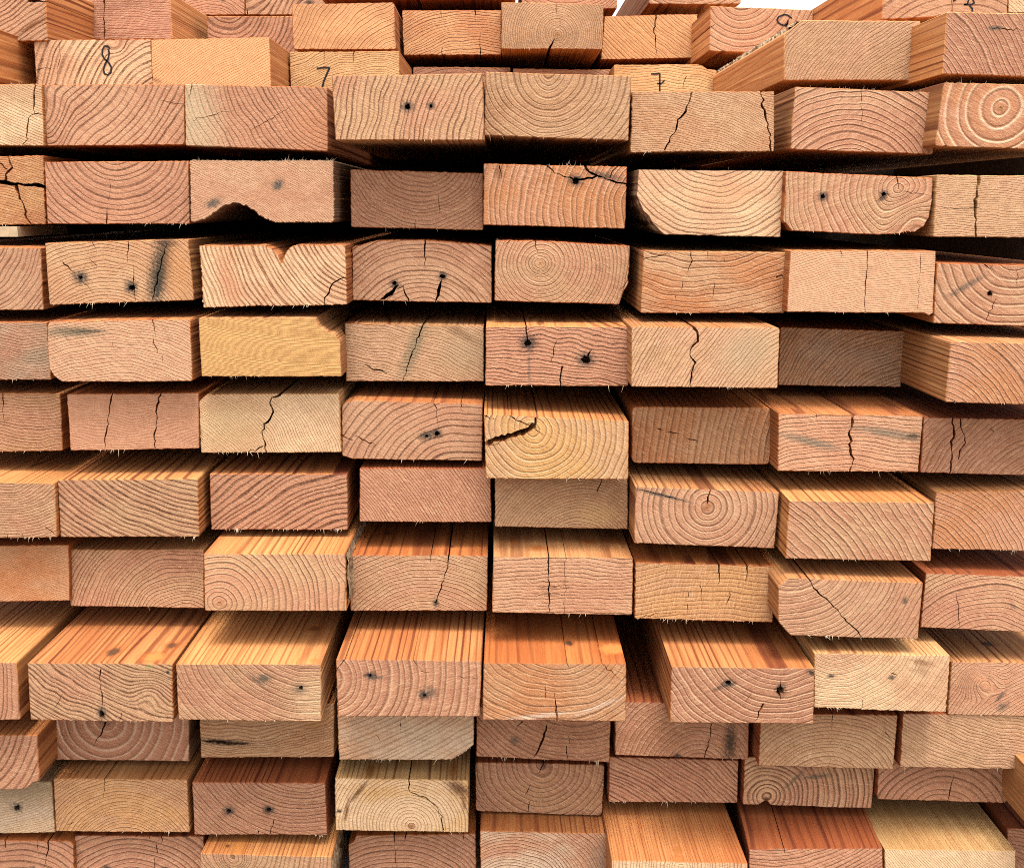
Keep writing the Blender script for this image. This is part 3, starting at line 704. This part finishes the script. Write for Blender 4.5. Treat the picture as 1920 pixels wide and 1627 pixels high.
B([(1185, 762), (1447, 764), (1444, 871), (1184, 868)], 'orange end with rounded corners and broad upright stripes', c='orange', c2='tan', pith=(1900, 900), s=15, rd=.5, rl=.5, wob=.5, side='deep', rad=11, cr=[([(1229, 803), (1245, 807)], 2, 'both'), ([(1250, 809), (1275, 814)], 2, 'both'), ([(1288, 822), (1310, 828)], 2, 'both')], fz=(0, 0))
B([(1459, 775), (1731, 779), (1722, 885), (1458, 883)], 'end with level rings, two blue-grey smears and a thick crack running over its top', c='pink', c2='pale', pith=(1560, 1300), s=9, rd=.8, wob=1.0, side='or', stain=[(1520, 828, 60, 8, -14, (.2, .19, .15), .8), (1665, 812, 68, 9, -10, (.2, .18, .14), .8), (1712, 818, 14, 7, 0, (.05, .04, .03), .8)], cr=[([(1600, 772), (1599, 790), (1594, 815), (1593, 845), (1601, 860), (1594, 888)], 5.5, 'no', 1.6), ([(1532, 773), (1530, 786)], 1.5)], fz=(0, 12))
B([(1732, 782), (2005, 788), (1998, 893), (1725, 886)], 'brown end with two dark wandering cracks, right edge', w=266, c='rose', c2='brown', pith=(1960, 960), s=12, rd=.5, rl=.35, wob=.8, side='red', cr=[([(1784, 778), (1787, 800), (1789, 820), (1783, 828), (1785, 860), (1780, 890)], 4.4, 'no', 1), ([(1800, 780), (1803, 800), (1811, 830), (1800, 845), (1797, 862)], 3.2, 'no', 1), ([(1855, 802), (1866, 812)], 1.8, 'both')], fz=(0, 0))

# ------------------------------------------------------------------ sixth course
B([(-165, 900), (103, 906), (107, 1007), (-160, 1012)], 'left edge end with fine bowl rings and a fringe of fibres hanging below', w=264, c='pink', c2='sand', pith=(0, 820), s=6.5, rd=.5, side='yel', fz=(0, 26), cr=[([(85, 988), (106, 1004)], 2.5), ([(12, 1014), (14, 1000)], 2), ([(43, 1014), (42, 998)], 2)])
B([(108, 899), (371, 897), (374, 1006), (113, 1007)], 'end with close bold rings falling to the right, its striped top lit', c='sand', c2='pink', pith=(430, 560), s=11.5, rd=.9, wob=.7, side='yel', ls=.95, fz=(0, 6))
B([(393, 888), (651, 888), (652, 993), (396, 993)], 'end with bold dark rings rising to the right and a fringe below', c='pink', c2='pink', pith=(760, 1330), s=12.5, rd=.95, wob=.9, side='or', ls=.95, fz=(0, 34))
B([(674, 878), (920, 878), (922, 979), (674, 978)], 'recessed rosy end with fine straight rings slanting down to the right', w=257, c='pink', c2='rose', pith=(250, 1300), s=6.5, rd=.75, wob=.6, side='red', fz=(0, 3))
B([(928, 880), (1177, 880), (1177, 992), (928, 987)], 'recessed end under the wedge-cracked board, with fine arched rings', w=258, c='sand', c2='tan', pith=(1085, 1040), s=7, rd=.4, rl=.4, wob=.6, side='tan', cr=[([(1128, 894), (1124, 910), (1120, 924)], 2.4, 'both'), ([(1069, 978), (1073, 984)], 1.6, 'both')], stain=[(1120, 965, 40, 20, 0, (.7, .5, .24), .5)], fz=(0, 4))
B([(1191, 911), (1461, 923), (1452, 1028), (1189, 1018)], 'bullseye end with a cracked pith and a crack running back over its top', c='pink', c2='pale', pith=(1327, 952), s=15.5, rd=.6, rl=.55, wob=.55, side='tan', stain=[(1327, 950, 14, 6, 40, (.32, .13, .05), .8), (1240, 928, 52, 3.5, -14, BLUE, .9)], cr=[([(1332, 908), (1330, 925), (1326, 945)], 4, 'no', .8), ([(1192, 916), (1240, 927), (1292, 942)], 1.8, 'both')], fz=(0, 0))
B([(1480, 938), (1752, 942), (1745, 1052), (1473, 1047)], 'big jutting end with pale rings slanting down right and a bright striped top', c='pink', c2='sand', pith=(1180, 1330), s=14.5, rd=.65, rl=.6, wob=.7, side='yel', ls=.9, fz=(0, 5))
B([(1755, 923), (2012, 918), (2004, 1035), (1748, 1029)], 'right edge end with left-leaning arched rings and frayed bottom edge', w=264, c='pink', c2='orange', pith=(1690, 1110), s=11, rd=.55, rl=.4, wob=.8, side='tan', fz=(3, 26), rough=.8)

# ------------------------------------------------------------------ seventh course
B([(-130, 1024), (129, 1021), (131, 1126), (-128, 1129)], 'plain orange end with very fine slanting grain, left edge', w=256, c='orange', c2='tan', pith=(500, 1900), s=4.5, rd=.3, side='deep', fuzz=.6, fz=(0, 0))
B([(126, 1030), (382, 1030), (383, 1140), (132, 1136)], 'end with fan of fine rings opening to the upper left, next to the corner-pith end', c='pink', c2='sand', pith=(350, 1180), s=8, rd=.65, rl=.25, wob=.8, side='tan', fz=(3, 2))
B([(382, 1037), (648, 1038), (650, 1145), (384, 1145)], 'end with a small bullseye in its lower left corner', c='sand', c2='pink', pith=(412, 1129), s=14, rd=.65, rl=.45, wob=.7, side='yel', kink=[(640, 1050, 50, 20)], stain=[(412, 1129, 7, 6, 0, (.36, .16, .07), .7)], bark=[((650, 1040), (652, 1140))], fz=(0, 0))
B([(657, 1040), (915, 1041), (913, 1145), (657, 1145)], 'end with fine hump rings, a crooked crack and a tiny hole at its foot', c='sand', c2='pink', pith=(800, 1240), s=8.5, rd=.55, rl=.45, wob=.7, side='deep', stain=[(817, 1130, 6, 8, 0)], hole=[(817, 1129, 3)], cr=[([(843, 1036), (840, 1050), (838, 1070), (826, 1100), (818, 1128)], 2.4, 'no'), ([(808, 1037), (806, 1055)], 2)], topknot=[(727, 1000, 10, 14, (.12, .05, .02)), (846, 1024, 6, 8, (.1, .05, .03))], fz=(4, 0))
B([(925, 1043), (1187, 1045), (1185, 1153), (923, 1148)], 'end with level lines, a straight crack from top to bottom and resin-blotched top', c='pale', c2='pink', pith=(1050, 2300), s=8.5, rd=.65, wob=1.1, side='tan', ls=.5, cr=[([(1029, 1040), (1028, 1080), (1030, 1110), (1029, 1156)], 3, 'no', .8), ([(1061, 1042), (1060, 1062), (1058, 1150)], 1.2, 'no'), ([(1000, 1090), (1070, 1090)], 1.4, 'both'), ([(1005, 1101), (1072, 1101)], 1.4, 'both'), ([(998, 1114), (1072, 1114)], 1.2, 'both')], topknot=[(962, 1015, 8, 22, (.33, .11, .025)), (1007, 1028, 14, 14, (.38, .13, .03)), (1105, 1015, 14, 20, (.34, .12, .03)), (1150, 1012, 16, 16, (.36, .14, .035))], fz=(0, 3))
B([(1191, 1054), (1454, 1061), (1449, 1167), (1190, 1159)], 'golden smooth end with two cracks coming down from its dark top', c='gold', c2='tan', pith=(1300, 1700), s=11, rd=.22, side='deep', ls=.9, saw=80, cr=[([(1348, 1056), (1349, 1072), (1349, 1090), (1344, 1098)], 4, 'end', .8), ([(1401, 1058), (1400, 1080), (1397, 1092)], 2.6), ([(1366, 1108), (1368, 1122), (1362, 1134)], 2, 'both'), ([(1288, 1130), (1290, 1150)], 1.8, 'both'), ([(1291, 1108), (1292, 1122)], 1.4, 'both'), ([(1314, 1090), (1317, 1130)], 1.2, 'both'), ([(1192, 1160), (1230, 1150), (1280, 1146)], 1.8)], fz=(0, 18), rough=.8)
B(None, 'pale pink end crossed by a diagonal crack, with clipped left corners', poly=[(1477, 1083), (1731, 1092), (1721, 1198), (1483, 1191), (1472, 1180), (1459, 1164), (1459, 1098)], w=270, c='pale', c2='pink', pith=(1490, 1040), s=11.5, rd=.55, rl=.45, wob=.8, side='tan', stain=[(1697, 1126, 5, 8, 0, BLUE, .9)], cr=[([(1512, 1078), (1518, 1090), (1526, 1102), (1548, 1122), (1570, 1142), (1588, 1165), (1608, 1183), (1622, 1198)], 3.2, 'no', 1.2)], fz=(0, 14))
B([(1736, 1074), (2004, 1082), (1996, 1188), (1726, 1176)], 'right edge end with broad hump rings and a dull red side', w=262, c='rose', c2='sand', pith=(1845, 1260), s=11, rd=.6, rl=.2, wob=.8, side='red', cr=[([(1793, 1110), (1800, 1178)], 1.4, 'both')], stain=[(1900, 1136, 10, 4, -40, BLUE, .6)], fz=(4, 0))

# ------------------------------------------------------------------ eighth course, jutting farthest out
B([(-220, 1242), (31, 1241), (38, 1349), (-215, 1352)], 'left edge board with a long sunny striped top', w=270, c='pink', c2='rose', pith=(-260, 1270), s=12.5, rd=.7, side='yel', ls=.85, fz=(0, 4))
B([(51, 1242), (323, 1244), (325, 1354), (57, 1349)], 'knotty jutting end with wavy rings, torn knots on top and a pointed black hole', c='sand', c2='pink', pith=(420, 820), s=10, rd=.95, wob=1.3, side='or', ls=.9, kink=[(285, 1295, 50, 22)], stain=[(191, 1337, 9, 14, 0), (279, 1249, 6, 4, 0, (.2, .32, .1), .6), (315, 1260, 4, 4, 0)], hole=[(191, 1338, 5, 1.8)], cr=[([(189, 1254), (190, 1285), (191, 1330)], 2.2, 'no'), ([(228, 1336), (222, 1352)], 1.6), ([(118, 1300), (102, 1328)], 1.2, 'both')], topknot=[(212, 1222, 15, 24, (.07, .035, .015)), (323, 1208, 13, 17, (.10, .04, .015)), (290, 1230, 22, 20, (.5, .22, .06))], fz=(0, 5))
B([(330, 1244), (602, 1244), (602, 1352), (335, 1349)], 'bright yellow-topped jutting end with two grey nail stains', c='pink', c2='sand', pith=(575, 1160), s=12, rd=.55, rl=.35, wob=.8, side='yel', ls=.65, stain=[(495, 1271, 14, 9, 0, (.1, .1, .08), .85), (563, 1291, 13, 11, 0), (480, 1275, 22, 3, -40, BLUE, .7), (590, 1310, 40, 50, 0, (.72, .55, .36), .5)], hole=[(564, 1290, 4.5)], topknot=[(590, 1178, 15, 13, (.26, .09, .025)), (590, 1237, 7, 6, (.4, .18, .05))], fz=(0, 4))
B([(630, 1235), (903, 1238), (899, 1343), (634, 1343)], 'orange-topped jutting end with rings spreading from its left and two nail holes', c='pink', c2='rose', pith=(612, 1272), s=16.5, rd=.55, rl=.65, wob=.6, side='or', ls=.85, stain=[(694, 1266, 12, 8, 0), (706, 1270, 14, 3, 0, BLUE, .8), (795, 1302, 11, 10, 0), (808, 1297, 10, 14, 40, BLUE, .6)], hole=[(694, 1266, 4), (796, 1303, 4.5)], cr=[([(650, 1233), (640, 1246), (628, 1256)], 2.6, 'no'), ([(773, 1234), (784, 1248), (792, 1255)], 2), ([(790, 1258), (820, 1260)], 1.4), ([(856, 1268), (896, 1270)], 1.4, 'both')], fz=(3, 12))
B([(907, 1242), (1174, 1244), (1174, 1352), (905, 1349)], 'jutting end with wide bowl rings, a chalky smear at its foot and reddish top', c='tan', c2='orange', pith=(1043, 1160), s=17, rd=.6, rl=.2, wob=.7, side='deep', ls=.6, stain=[(1010, 1342, 60, 5, 6, (.70, .62, .55), .6), (1120, 1325, 50, 5, 22, (.70, .60, .52), .5)], cr=[([(1045, 1355), (1043, 1325), (1040, 1298)], 4.4, 'end', .5), ([(1022, 1282), (1023, 1310)], 1.4, 'both'), ([(1125, 1240), (1145, 1258), (1166, 1276)], 2.2), ([(1062, 1242), (1068, 1252)], 1.6)], topknot=[(1067, 1205, 9, 14, (.04, .022, .012)), (1150, 1215, 30, 30, (.55, .22, .06)), (940, 1180, 24, 40, (.45, .16, .045))], fz=(6, 0))
B([(1259, 1249), (1527, 1252), (1525, 1357), (1256, 1354)], 'jutting end with two nail holes, right of the deep black hole', c='pink', c2='rose', pith=(1470, 1175), s=14.5, rd=.5, rl=.65, wob=.7, side='or', ls=.8, stain=[(1366, 1281, 12, 9, 0), (1350, 1288, 16, 4, 25, NAIL, .6), (1463, 1293, 10, 12, 0), (1522, 1261, 10, 5, -30)], hole=[(1366, 1280, 4.5), (1463, 1294, 6)], cr=[([(1463, 1276), (1463, 1312)], 3, 'both'), ([(1432, 1318), (1424, 1335), (1416, 1358)], 4), ([(1410, 1296), (1396, 1318)], 1.2, 'both')], fz=(8, 0))
B([(1527, 1224), (1782, 1228), (1774, 1335), (1526, 1326)], 'pale cream end with faint rings and small grey spots, right of the two-holed jutting end', w=266, c='cream', c2='pale', pith=(1575, 1180), s=9.5, rd=.3, rl=.5, wob=.8, side='pale', ls=.7, stain=[(1558, 1267, 8, 4, 0), (1672, 1270, 7, 5, 0, BLUE, .95), (1730, 1242, 22, 6, -15, (.3, .17, .09), .8), (1728, 1256, 10, 14, 30, (.36, .22, .12), .6)], cr=[([(1668, 1260), (1684, 1265)], 2.6, 'both'), ([(1616, 1310), (1616, 1330)], 1.6)], fz=(0, 12), rough=.9)
B([(1784, 1240), (2046, 1244), (2036, 1346), (1777, 1339)], 'right edge end with a swirled knot and a black mark on its top', w=257, c='pink', c2='pale', pith=(1960, 1430), s=8.5, rd=.45, rl=.5, wob=.9, side='tan', kink=[(1840, 1275, 50, -40)], stain=[(1845, 1280, 26, 8, -35, (.62, .34, .2), .8), (1876, 1305, 16, 4, 55, BLUE, .8), (1880, 1325, 12, 8, 30, BLUE, .7)], topknot=[(1852, 1208, 13, 12, (.07, .05, .04))], fz=(4, 4))

# ------------------------------------------------------------------ ninth course
B(None, 'left edge end with widely spaced upright arcs and a chipped lower corner', poly=[(-195, 1378), (70, 1378), (74, 1464), (62, 1466), (54, 1474), (40, 1479), (-190, 1480)], w=262, c='pink', c2='rose', pith=(-150, 1340), s=16, rd=.85, wob=.5, side='or', ls=.85, fz=(0, 0))
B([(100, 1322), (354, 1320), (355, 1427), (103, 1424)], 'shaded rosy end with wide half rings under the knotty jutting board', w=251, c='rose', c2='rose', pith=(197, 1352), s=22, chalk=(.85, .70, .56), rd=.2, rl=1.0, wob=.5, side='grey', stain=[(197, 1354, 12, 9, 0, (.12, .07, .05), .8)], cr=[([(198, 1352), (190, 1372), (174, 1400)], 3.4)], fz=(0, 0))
B([(373, 1318), (627, 1318), (626, 1419), (377, 1420)], 'dull end with a long black gash and level grain, under the yellow-topped board', w=252, c='tan', c2='sand', pith=(430, 1000), s=7, rd=.6, wob=1.6, side='tan', saw=4, stain=[(420, 1391, 48, 6, -4, (.03, .02, .015), .95), (600, 1350, 40, 14, 30, (.5, .26, .1), .5)], cr=[([(378, 1387), (410, 1390), (440, 1394), (466, 1393)], 5, 'both', .8)], fz=(0, 2))
B(None, 'greyish white end with sparse slanting lines and a clipped furry lower corner', poly=[(632, 1318), (888, 1318), (888, 1396), (874, 1408), (858, 1417), (847, 1424), (636, 1424)], w=254, c='bone', c2='pale', pith=(300, 600), s=11, rd=.4, wob=.4, side='pale', cr=[([(704, 1376), (712, 1388)], 1.6, 'both'), ([(750, 1352), (752, 1366)], 1.4, 'both')], fz=(0, 26))
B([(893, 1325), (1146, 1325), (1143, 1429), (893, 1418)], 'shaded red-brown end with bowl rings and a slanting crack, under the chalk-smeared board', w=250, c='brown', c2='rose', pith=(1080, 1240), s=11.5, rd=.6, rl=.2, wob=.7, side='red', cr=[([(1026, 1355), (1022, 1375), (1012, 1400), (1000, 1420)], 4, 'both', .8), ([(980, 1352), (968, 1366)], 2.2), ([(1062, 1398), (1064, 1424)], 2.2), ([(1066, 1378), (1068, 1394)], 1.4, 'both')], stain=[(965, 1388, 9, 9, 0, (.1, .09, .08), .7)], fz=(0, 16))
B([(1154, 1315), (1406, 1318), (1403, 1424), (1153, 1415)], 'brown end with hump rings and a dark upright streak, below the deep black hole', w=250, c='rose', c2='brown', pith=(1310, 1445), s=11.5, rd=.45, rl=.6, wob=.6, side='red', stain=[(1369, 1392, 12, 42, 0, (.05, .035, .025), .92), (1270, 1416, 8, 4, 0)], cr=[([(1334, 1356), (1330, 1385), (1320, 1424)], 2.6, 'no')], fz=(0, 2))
B([(1426, 1337), (1683, 1340), (1675, 1442), (1422, 1435)], 'tan end with close hump rings, between two dark upright slits', w=254, c='tan', c2='sand', pith=(1545, 1500), s=9.5, rd=.5, rl=.4, wob=.6, side='red', cr=[([(1562, 1338), (1560, 1370)], 1.6), ([(1660, 1372), (1672, 1388)], 2)], fz=(0, 0))
B([(1693, 1337), (1948, 1340), (1940, 1442), (1687, 1438)], 'smooth peach end with faint sagging lines, right edge', w=254, c='sand', c2='pale', pith=(2000, 1000), s=7.5, rd=.45, wob=1.2, side='red', fz=(0, 4))

# ------------------------------------------------------------------ tenth course
B([(-155, 1462), (97, 1465), (104, 1560), (-150, 1565)], 'left edge end grey above and cream below with one nail hole', w=250, c='cream', c2='bone', pith=(-400, 500), s=6, rd=.15, side='pale', stain=[(40, 1475, 95, 36, 0, (.30, .26, .19), .75), (32, 1513, 10, 9, 0)], hole=[(32, 1513, 4.5)], fz=(0, 0))
B([(100, 1459), (351, 1461), (356, 1560), (105, 1558)], 'golden end with faint fine hump rings, right of the grey and cream end', c='gold', c2='tan', pith=(240, 1610), s=7.5, rd=.4, rl=.25, wob=.6, side='tan', ls=.8, cr=[([(195, 1458), (196, 1480), (196, 1500)], 1.6), ([(140, 1540), (124, 1546)], 2, 'both')], fz=(0, 6))
B([(360, 1466), (610, 1467), (614, 1565), (364, 1564)], 'rosy end with close bowl rings and two starry nail holes side by side', c='rose', c2='pink', pith=(560, 1385), s=9.5, rd=.75, rl=.2, wob=.7, side='red', ls=.8, stain=[(429, 1520, 11, 10, 0), (504, 1517, 11, 9, 0)], hole=[(429, 1520, 4.5), (504, 1517, 4.5)], cr=[([(514, 1535), (505, 1565)], 2, 'no'), ([(484, 1556), (483, 1568)], 2.4)], fz=(0, 8))
B([(628, 1458), (878, 1462), (878, 1560), (629, 1556)], 'pale yellow end with a bullseye at its foot, a hooked crack and dark resin streaks', c='cream', c2='yel', pith=(771, 1548), s=8, rd=.45, rl=.15, wob=.45, side='khaki', ls=.9, stain=[(771, 1548, 6, 6, 0, (.3, .12, .05), .9), (672, 1484, 32, 4, 52, (.16, .08, .03), .95), (650, 1520, 24, 4, 80, (.2, .1, .04), .9), (860, 1478, 26, 12, -35, (.15, .07, .035), .95), (870, 1505, 5, 18, 8, (.2, .1, .05), .8), (636, 1520, 5, 4, 0)], cr=[([(768, 1455), (767, 1484), (798, 1494), (820, 1514), (828, 1530), (831, 1560)], 2.8, 'no', .8)], topknot=[(695, 1445, 10, 26, (.25, .11, .03)), (850, 1440, 9, 30, (.3, .13, .035))], fz=(0, 4))
B([(891, 1428), (1134, 1433), (1129, 1529), (892, 1520)], 'brownish end with rounded lower corners and half rings hanging from its top pith', c='rose', c2='tan', pith=(1015, 1435), s=13.5, rd=.55, rl=.4, wob=.6, side='red', rad=7, stain=[(1018, 1434, 9, 8, 0, (.1, .05, .03), .8)], cr=[([(1020, 1426), (1016, 1440), (1006, 1452)], 3), ([(995, 1470), (984, 1490)], 1.6, 'both'), ([(994, 1500), (991, 1522)], 1.6, 'both')], fz=(0, 0))
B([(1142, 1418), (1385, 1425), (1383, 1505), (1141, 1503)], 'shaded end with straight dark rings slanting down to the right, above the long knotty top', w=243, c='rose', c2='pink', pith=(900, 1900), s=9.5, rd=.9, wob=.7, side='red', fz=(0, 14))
B(None, 'end with a tight bullseye chipped at its lower left', poly=[(1396, 1418), (1642, 1424), (1634, 1515), (1445, 1509), (1438, 1500), (1430, 1503), (1424, 1508), (1392, 1508)], w=244, c='sand', c2='rose', pith=(1437, 1494), s=11.5, rd=.95, rl=.5, wob=.5, side='red', stain=[(1490, 1460, 36, 4, 48, (.13, .11, .08), .7), (1530, 1455, 28, 5, 5, BLUE, .7), (1437, 1497, 5, 5, 0, (.12, .05, .03), .9)], fz=(0, 0))
B([(1647, 1420), (1894, 1422), (1887, 1505), (1644, 1498)], 'pink end with wide hump rings and rounded corners, lower right', w=245, c='pink', c2='rose', pith=(1765, 1545), s=15.5, rd=.75, rl=.15, wob=.5, side='red', rad=6, cr=[([(1788, 1452), (1782, 1480), (1776, 1502)], 2.2, 'both')], fz=(0, 0))
B([(1960, 1474), (2225, 1474), (2225, 1587), (1960, 1587)], 'mostly out of frame, its orange side showing at the lower right edge', w=266, c='pink', pith=(2100, 1900), s=9, side='tan', ls=.4, vp=(940, 390), fz=(0, 0))

# ------------------------------------------------------------------ bottom course in view
B(None, 'lower left corner end with hump rings, cracks at its top and a missing corner', poly=[(-121, 1572), (132, 1576), (138, 1583), (140, 1690), (-118, 1688)], w=246, c='pink', c2='rose', pith=(40, 1720), s=15, rd=.75, wob=.7, side='deep', cr=[([(8, 1570), (12, 1592)], 3), ([(92, 1572), (88, 1600), (82, 1626)], 2.6), ([(70, 1574), (72, 1610)], 1.4)], stain=[(62, 1627, 7, 5, 0)], fz=(0, 0))
B([(139, 1565), (382, 1567), (384, 1673), (143, 1671)], 'bottom edge end with broad hump rings and short cracks from its top', w=244, c='rose', c2='pink', pith=(255, 1720), s=13, rd=.75, rl=.3, wob=.6, side='red', cr=[([(304, 1562), (302, 1574), (301, 1582)], 2.6), ([(281, 1564), (282, 1576)], 1.8), ([(294, 1580), (296, 1600)], 2, 'both'), ([(289, 1606), (294, 1640)], 2, 'both')], stain=[(200, 1626, 8, 5, 0), (310, 1628, 8, 5, 0)], fz=(0, 0))
B([(376, 1599), (622, 1605), (620, 1712), (378, 1706)], 'bottom edge end with swirled rings and tan top, below the starry nail holes', w=250, c='sand', c2='pink', pith=(430, 1590), s=11, rd=.7, rl=.2, wob=.8, side='yel', ls=.75, kink=[(440, 1615, 45, -40)], topknot=[(427, 1588, 5, 6, (.1, .05, .02)), (450, 1585, 10, 40, (.5, .22, .06))], bark=[((622, 1607), (620, 1708))], fz=(0, 0))
B(None, 'bottom edge end with close hump rings, nicked upper left corner', poly=[(668, 1566), (892, 1562), (893, 1668), (656, 1672), (653, 1583), (662, 1578)], w=240, c='rose', c2='pink', pith=(745, 1730), s=11.5, rd=.75, rl=.25, wob=.6, side='deep', cr=[([(739, 1562), (740, 1590)], 2.4), ([(762, 1562), (759, 1578)], 2.4), ([(741, 1592), (742, 1628)], 1.4, 'both'), ([(868, 1562), (870, 1576)], 2)], fz=(0, 0))
B([(900, 1557), (1143, 1562), (1142, 1668), (902, 1664)], 'bottom edge pale pink end with rings crowding to its right and a striped orange top', w=243, c='pink', c2='bone', pith=(960, 1690), s=8, rd=.6, rl=.25, wob=.7, side='or', ls=.75, stain=[(1130, 1610, 26, 40, 0, (.34, .24, .18), .6)], fz=(0, 0))
B([(1147, 1612), (1402, 1617), (1400, 1726), (1149, 1722)], 'bottom edge board with a long fine-grained golden top and small knots', w=256, c='cream', c2='pale', pith=(1275, 1625), s=7, rd=.5, wob=.8, side='or', ls=.55, topknot=[(1270, 1592, 7, 9, (.36, .15, .04)), (1272, 1609, 9, 9, (.4, .17, .05)), (1268, 1575, 5, 8, (.42, .2, .06))], fz=(0, 0))
B([(1404, 1591), (1655, 1589), (1654, 1700), (1405, 1700)], 'bottom edge end with shallow bowl rings and a dark red-brown top', w=251, c='rose', c2='pink', pith=(1470, 1400), s=8.5, rd=.8, wob=.7, side='red', ls=.75, vp=(1120, 390), cr=[([(1469, 1588), (1470, 1600)], 2)], fz=(12, 0))
B([(1658, 1591), (1905, 1594), (1903, 1702), (1660, 1700)], 'bottom edge pale yellow end without rings under a smooth khaki top', w=249, c='cream', c2='cream', pith=(2600, 1000), s=5, rd=.2, side='khaki', ls=.35, fuzz=.6, fz=(0, 0))
B([(1888, 1552), (2128, 1556), (2126, 1660), (1890, 1656)], 'lower right corner end set back behind the pale yellow one', w=240, c='rose', pith=(1850, 1700), s=9, rd=.6, side='red', fz=(0, 0))

# ------------------------------------------------------------------ strips between the upper courses: one pale spacer, the others added light blockers
M_STRIP_SHADE = plain('strip_gap_shade', (.07, .05, .035), .95, .4, 120)  # near-black colour paints the gaps' shade onto the added strips
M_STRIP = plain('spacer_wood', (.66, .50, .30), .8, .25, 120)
def strip(x0, x1, zlo, zhi, y0, y1, label, mat):
    v = [(x, y, z) for x in (x0, x1) for y in (y0, y1) for z in (zlo, zhi)]
    f = [(0, 1, 3, 2), (4, 6, 7, 5), (0, 4, 5, 1), (2, 3, 7, 6), (0, 2, 6, 4), (1, 5, 7, 3)]
    cx, cz = (x0 + x1) / 2, zlo
    o = link_mesh('gap_strip', [(x - cx, y - y0, z - cz) for x, y, z in v], f, mat)
    o.location = (cx, y0, cz)
    o['label'] = label
    o['category'] = 'spacer'
    o['kind'] = 'thing'
    return o
a, c = on_plane(-40, 425, .70), on_plane(34, 444, .70)
strip(a.x, c.x, c.z, a.z, .70, .78, 'pale strip end poking from the black gap at the left edge, under the weathered end', M_STRIP)
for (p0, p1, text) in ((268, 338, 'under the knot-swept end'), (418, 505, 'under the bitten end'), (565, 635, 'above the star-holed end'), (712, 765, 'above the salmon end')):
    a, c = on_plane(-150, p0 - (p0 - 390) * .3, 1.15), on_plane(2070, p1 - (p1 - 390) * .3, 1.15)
    strip(a.x - .1, c.x + .1, c.z, a.z, 1.15, 1.19, 'added light-blocking strip deep in the black gap ' + text, M_STRIP_SHADE)  # added to stop light from behind coming through the gaps
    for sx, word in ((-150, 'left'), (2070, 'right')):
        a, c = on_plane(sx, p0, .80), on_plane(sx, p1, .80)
        strip(a.x - .03, a.x + .03, c.z, a.z, .80, 1.14, 'added light-blocking strip closing the ' + word + ' side of the gap ' + text, M_STRIP_SHADE)  # unseen, added to keep side light out of the gaps
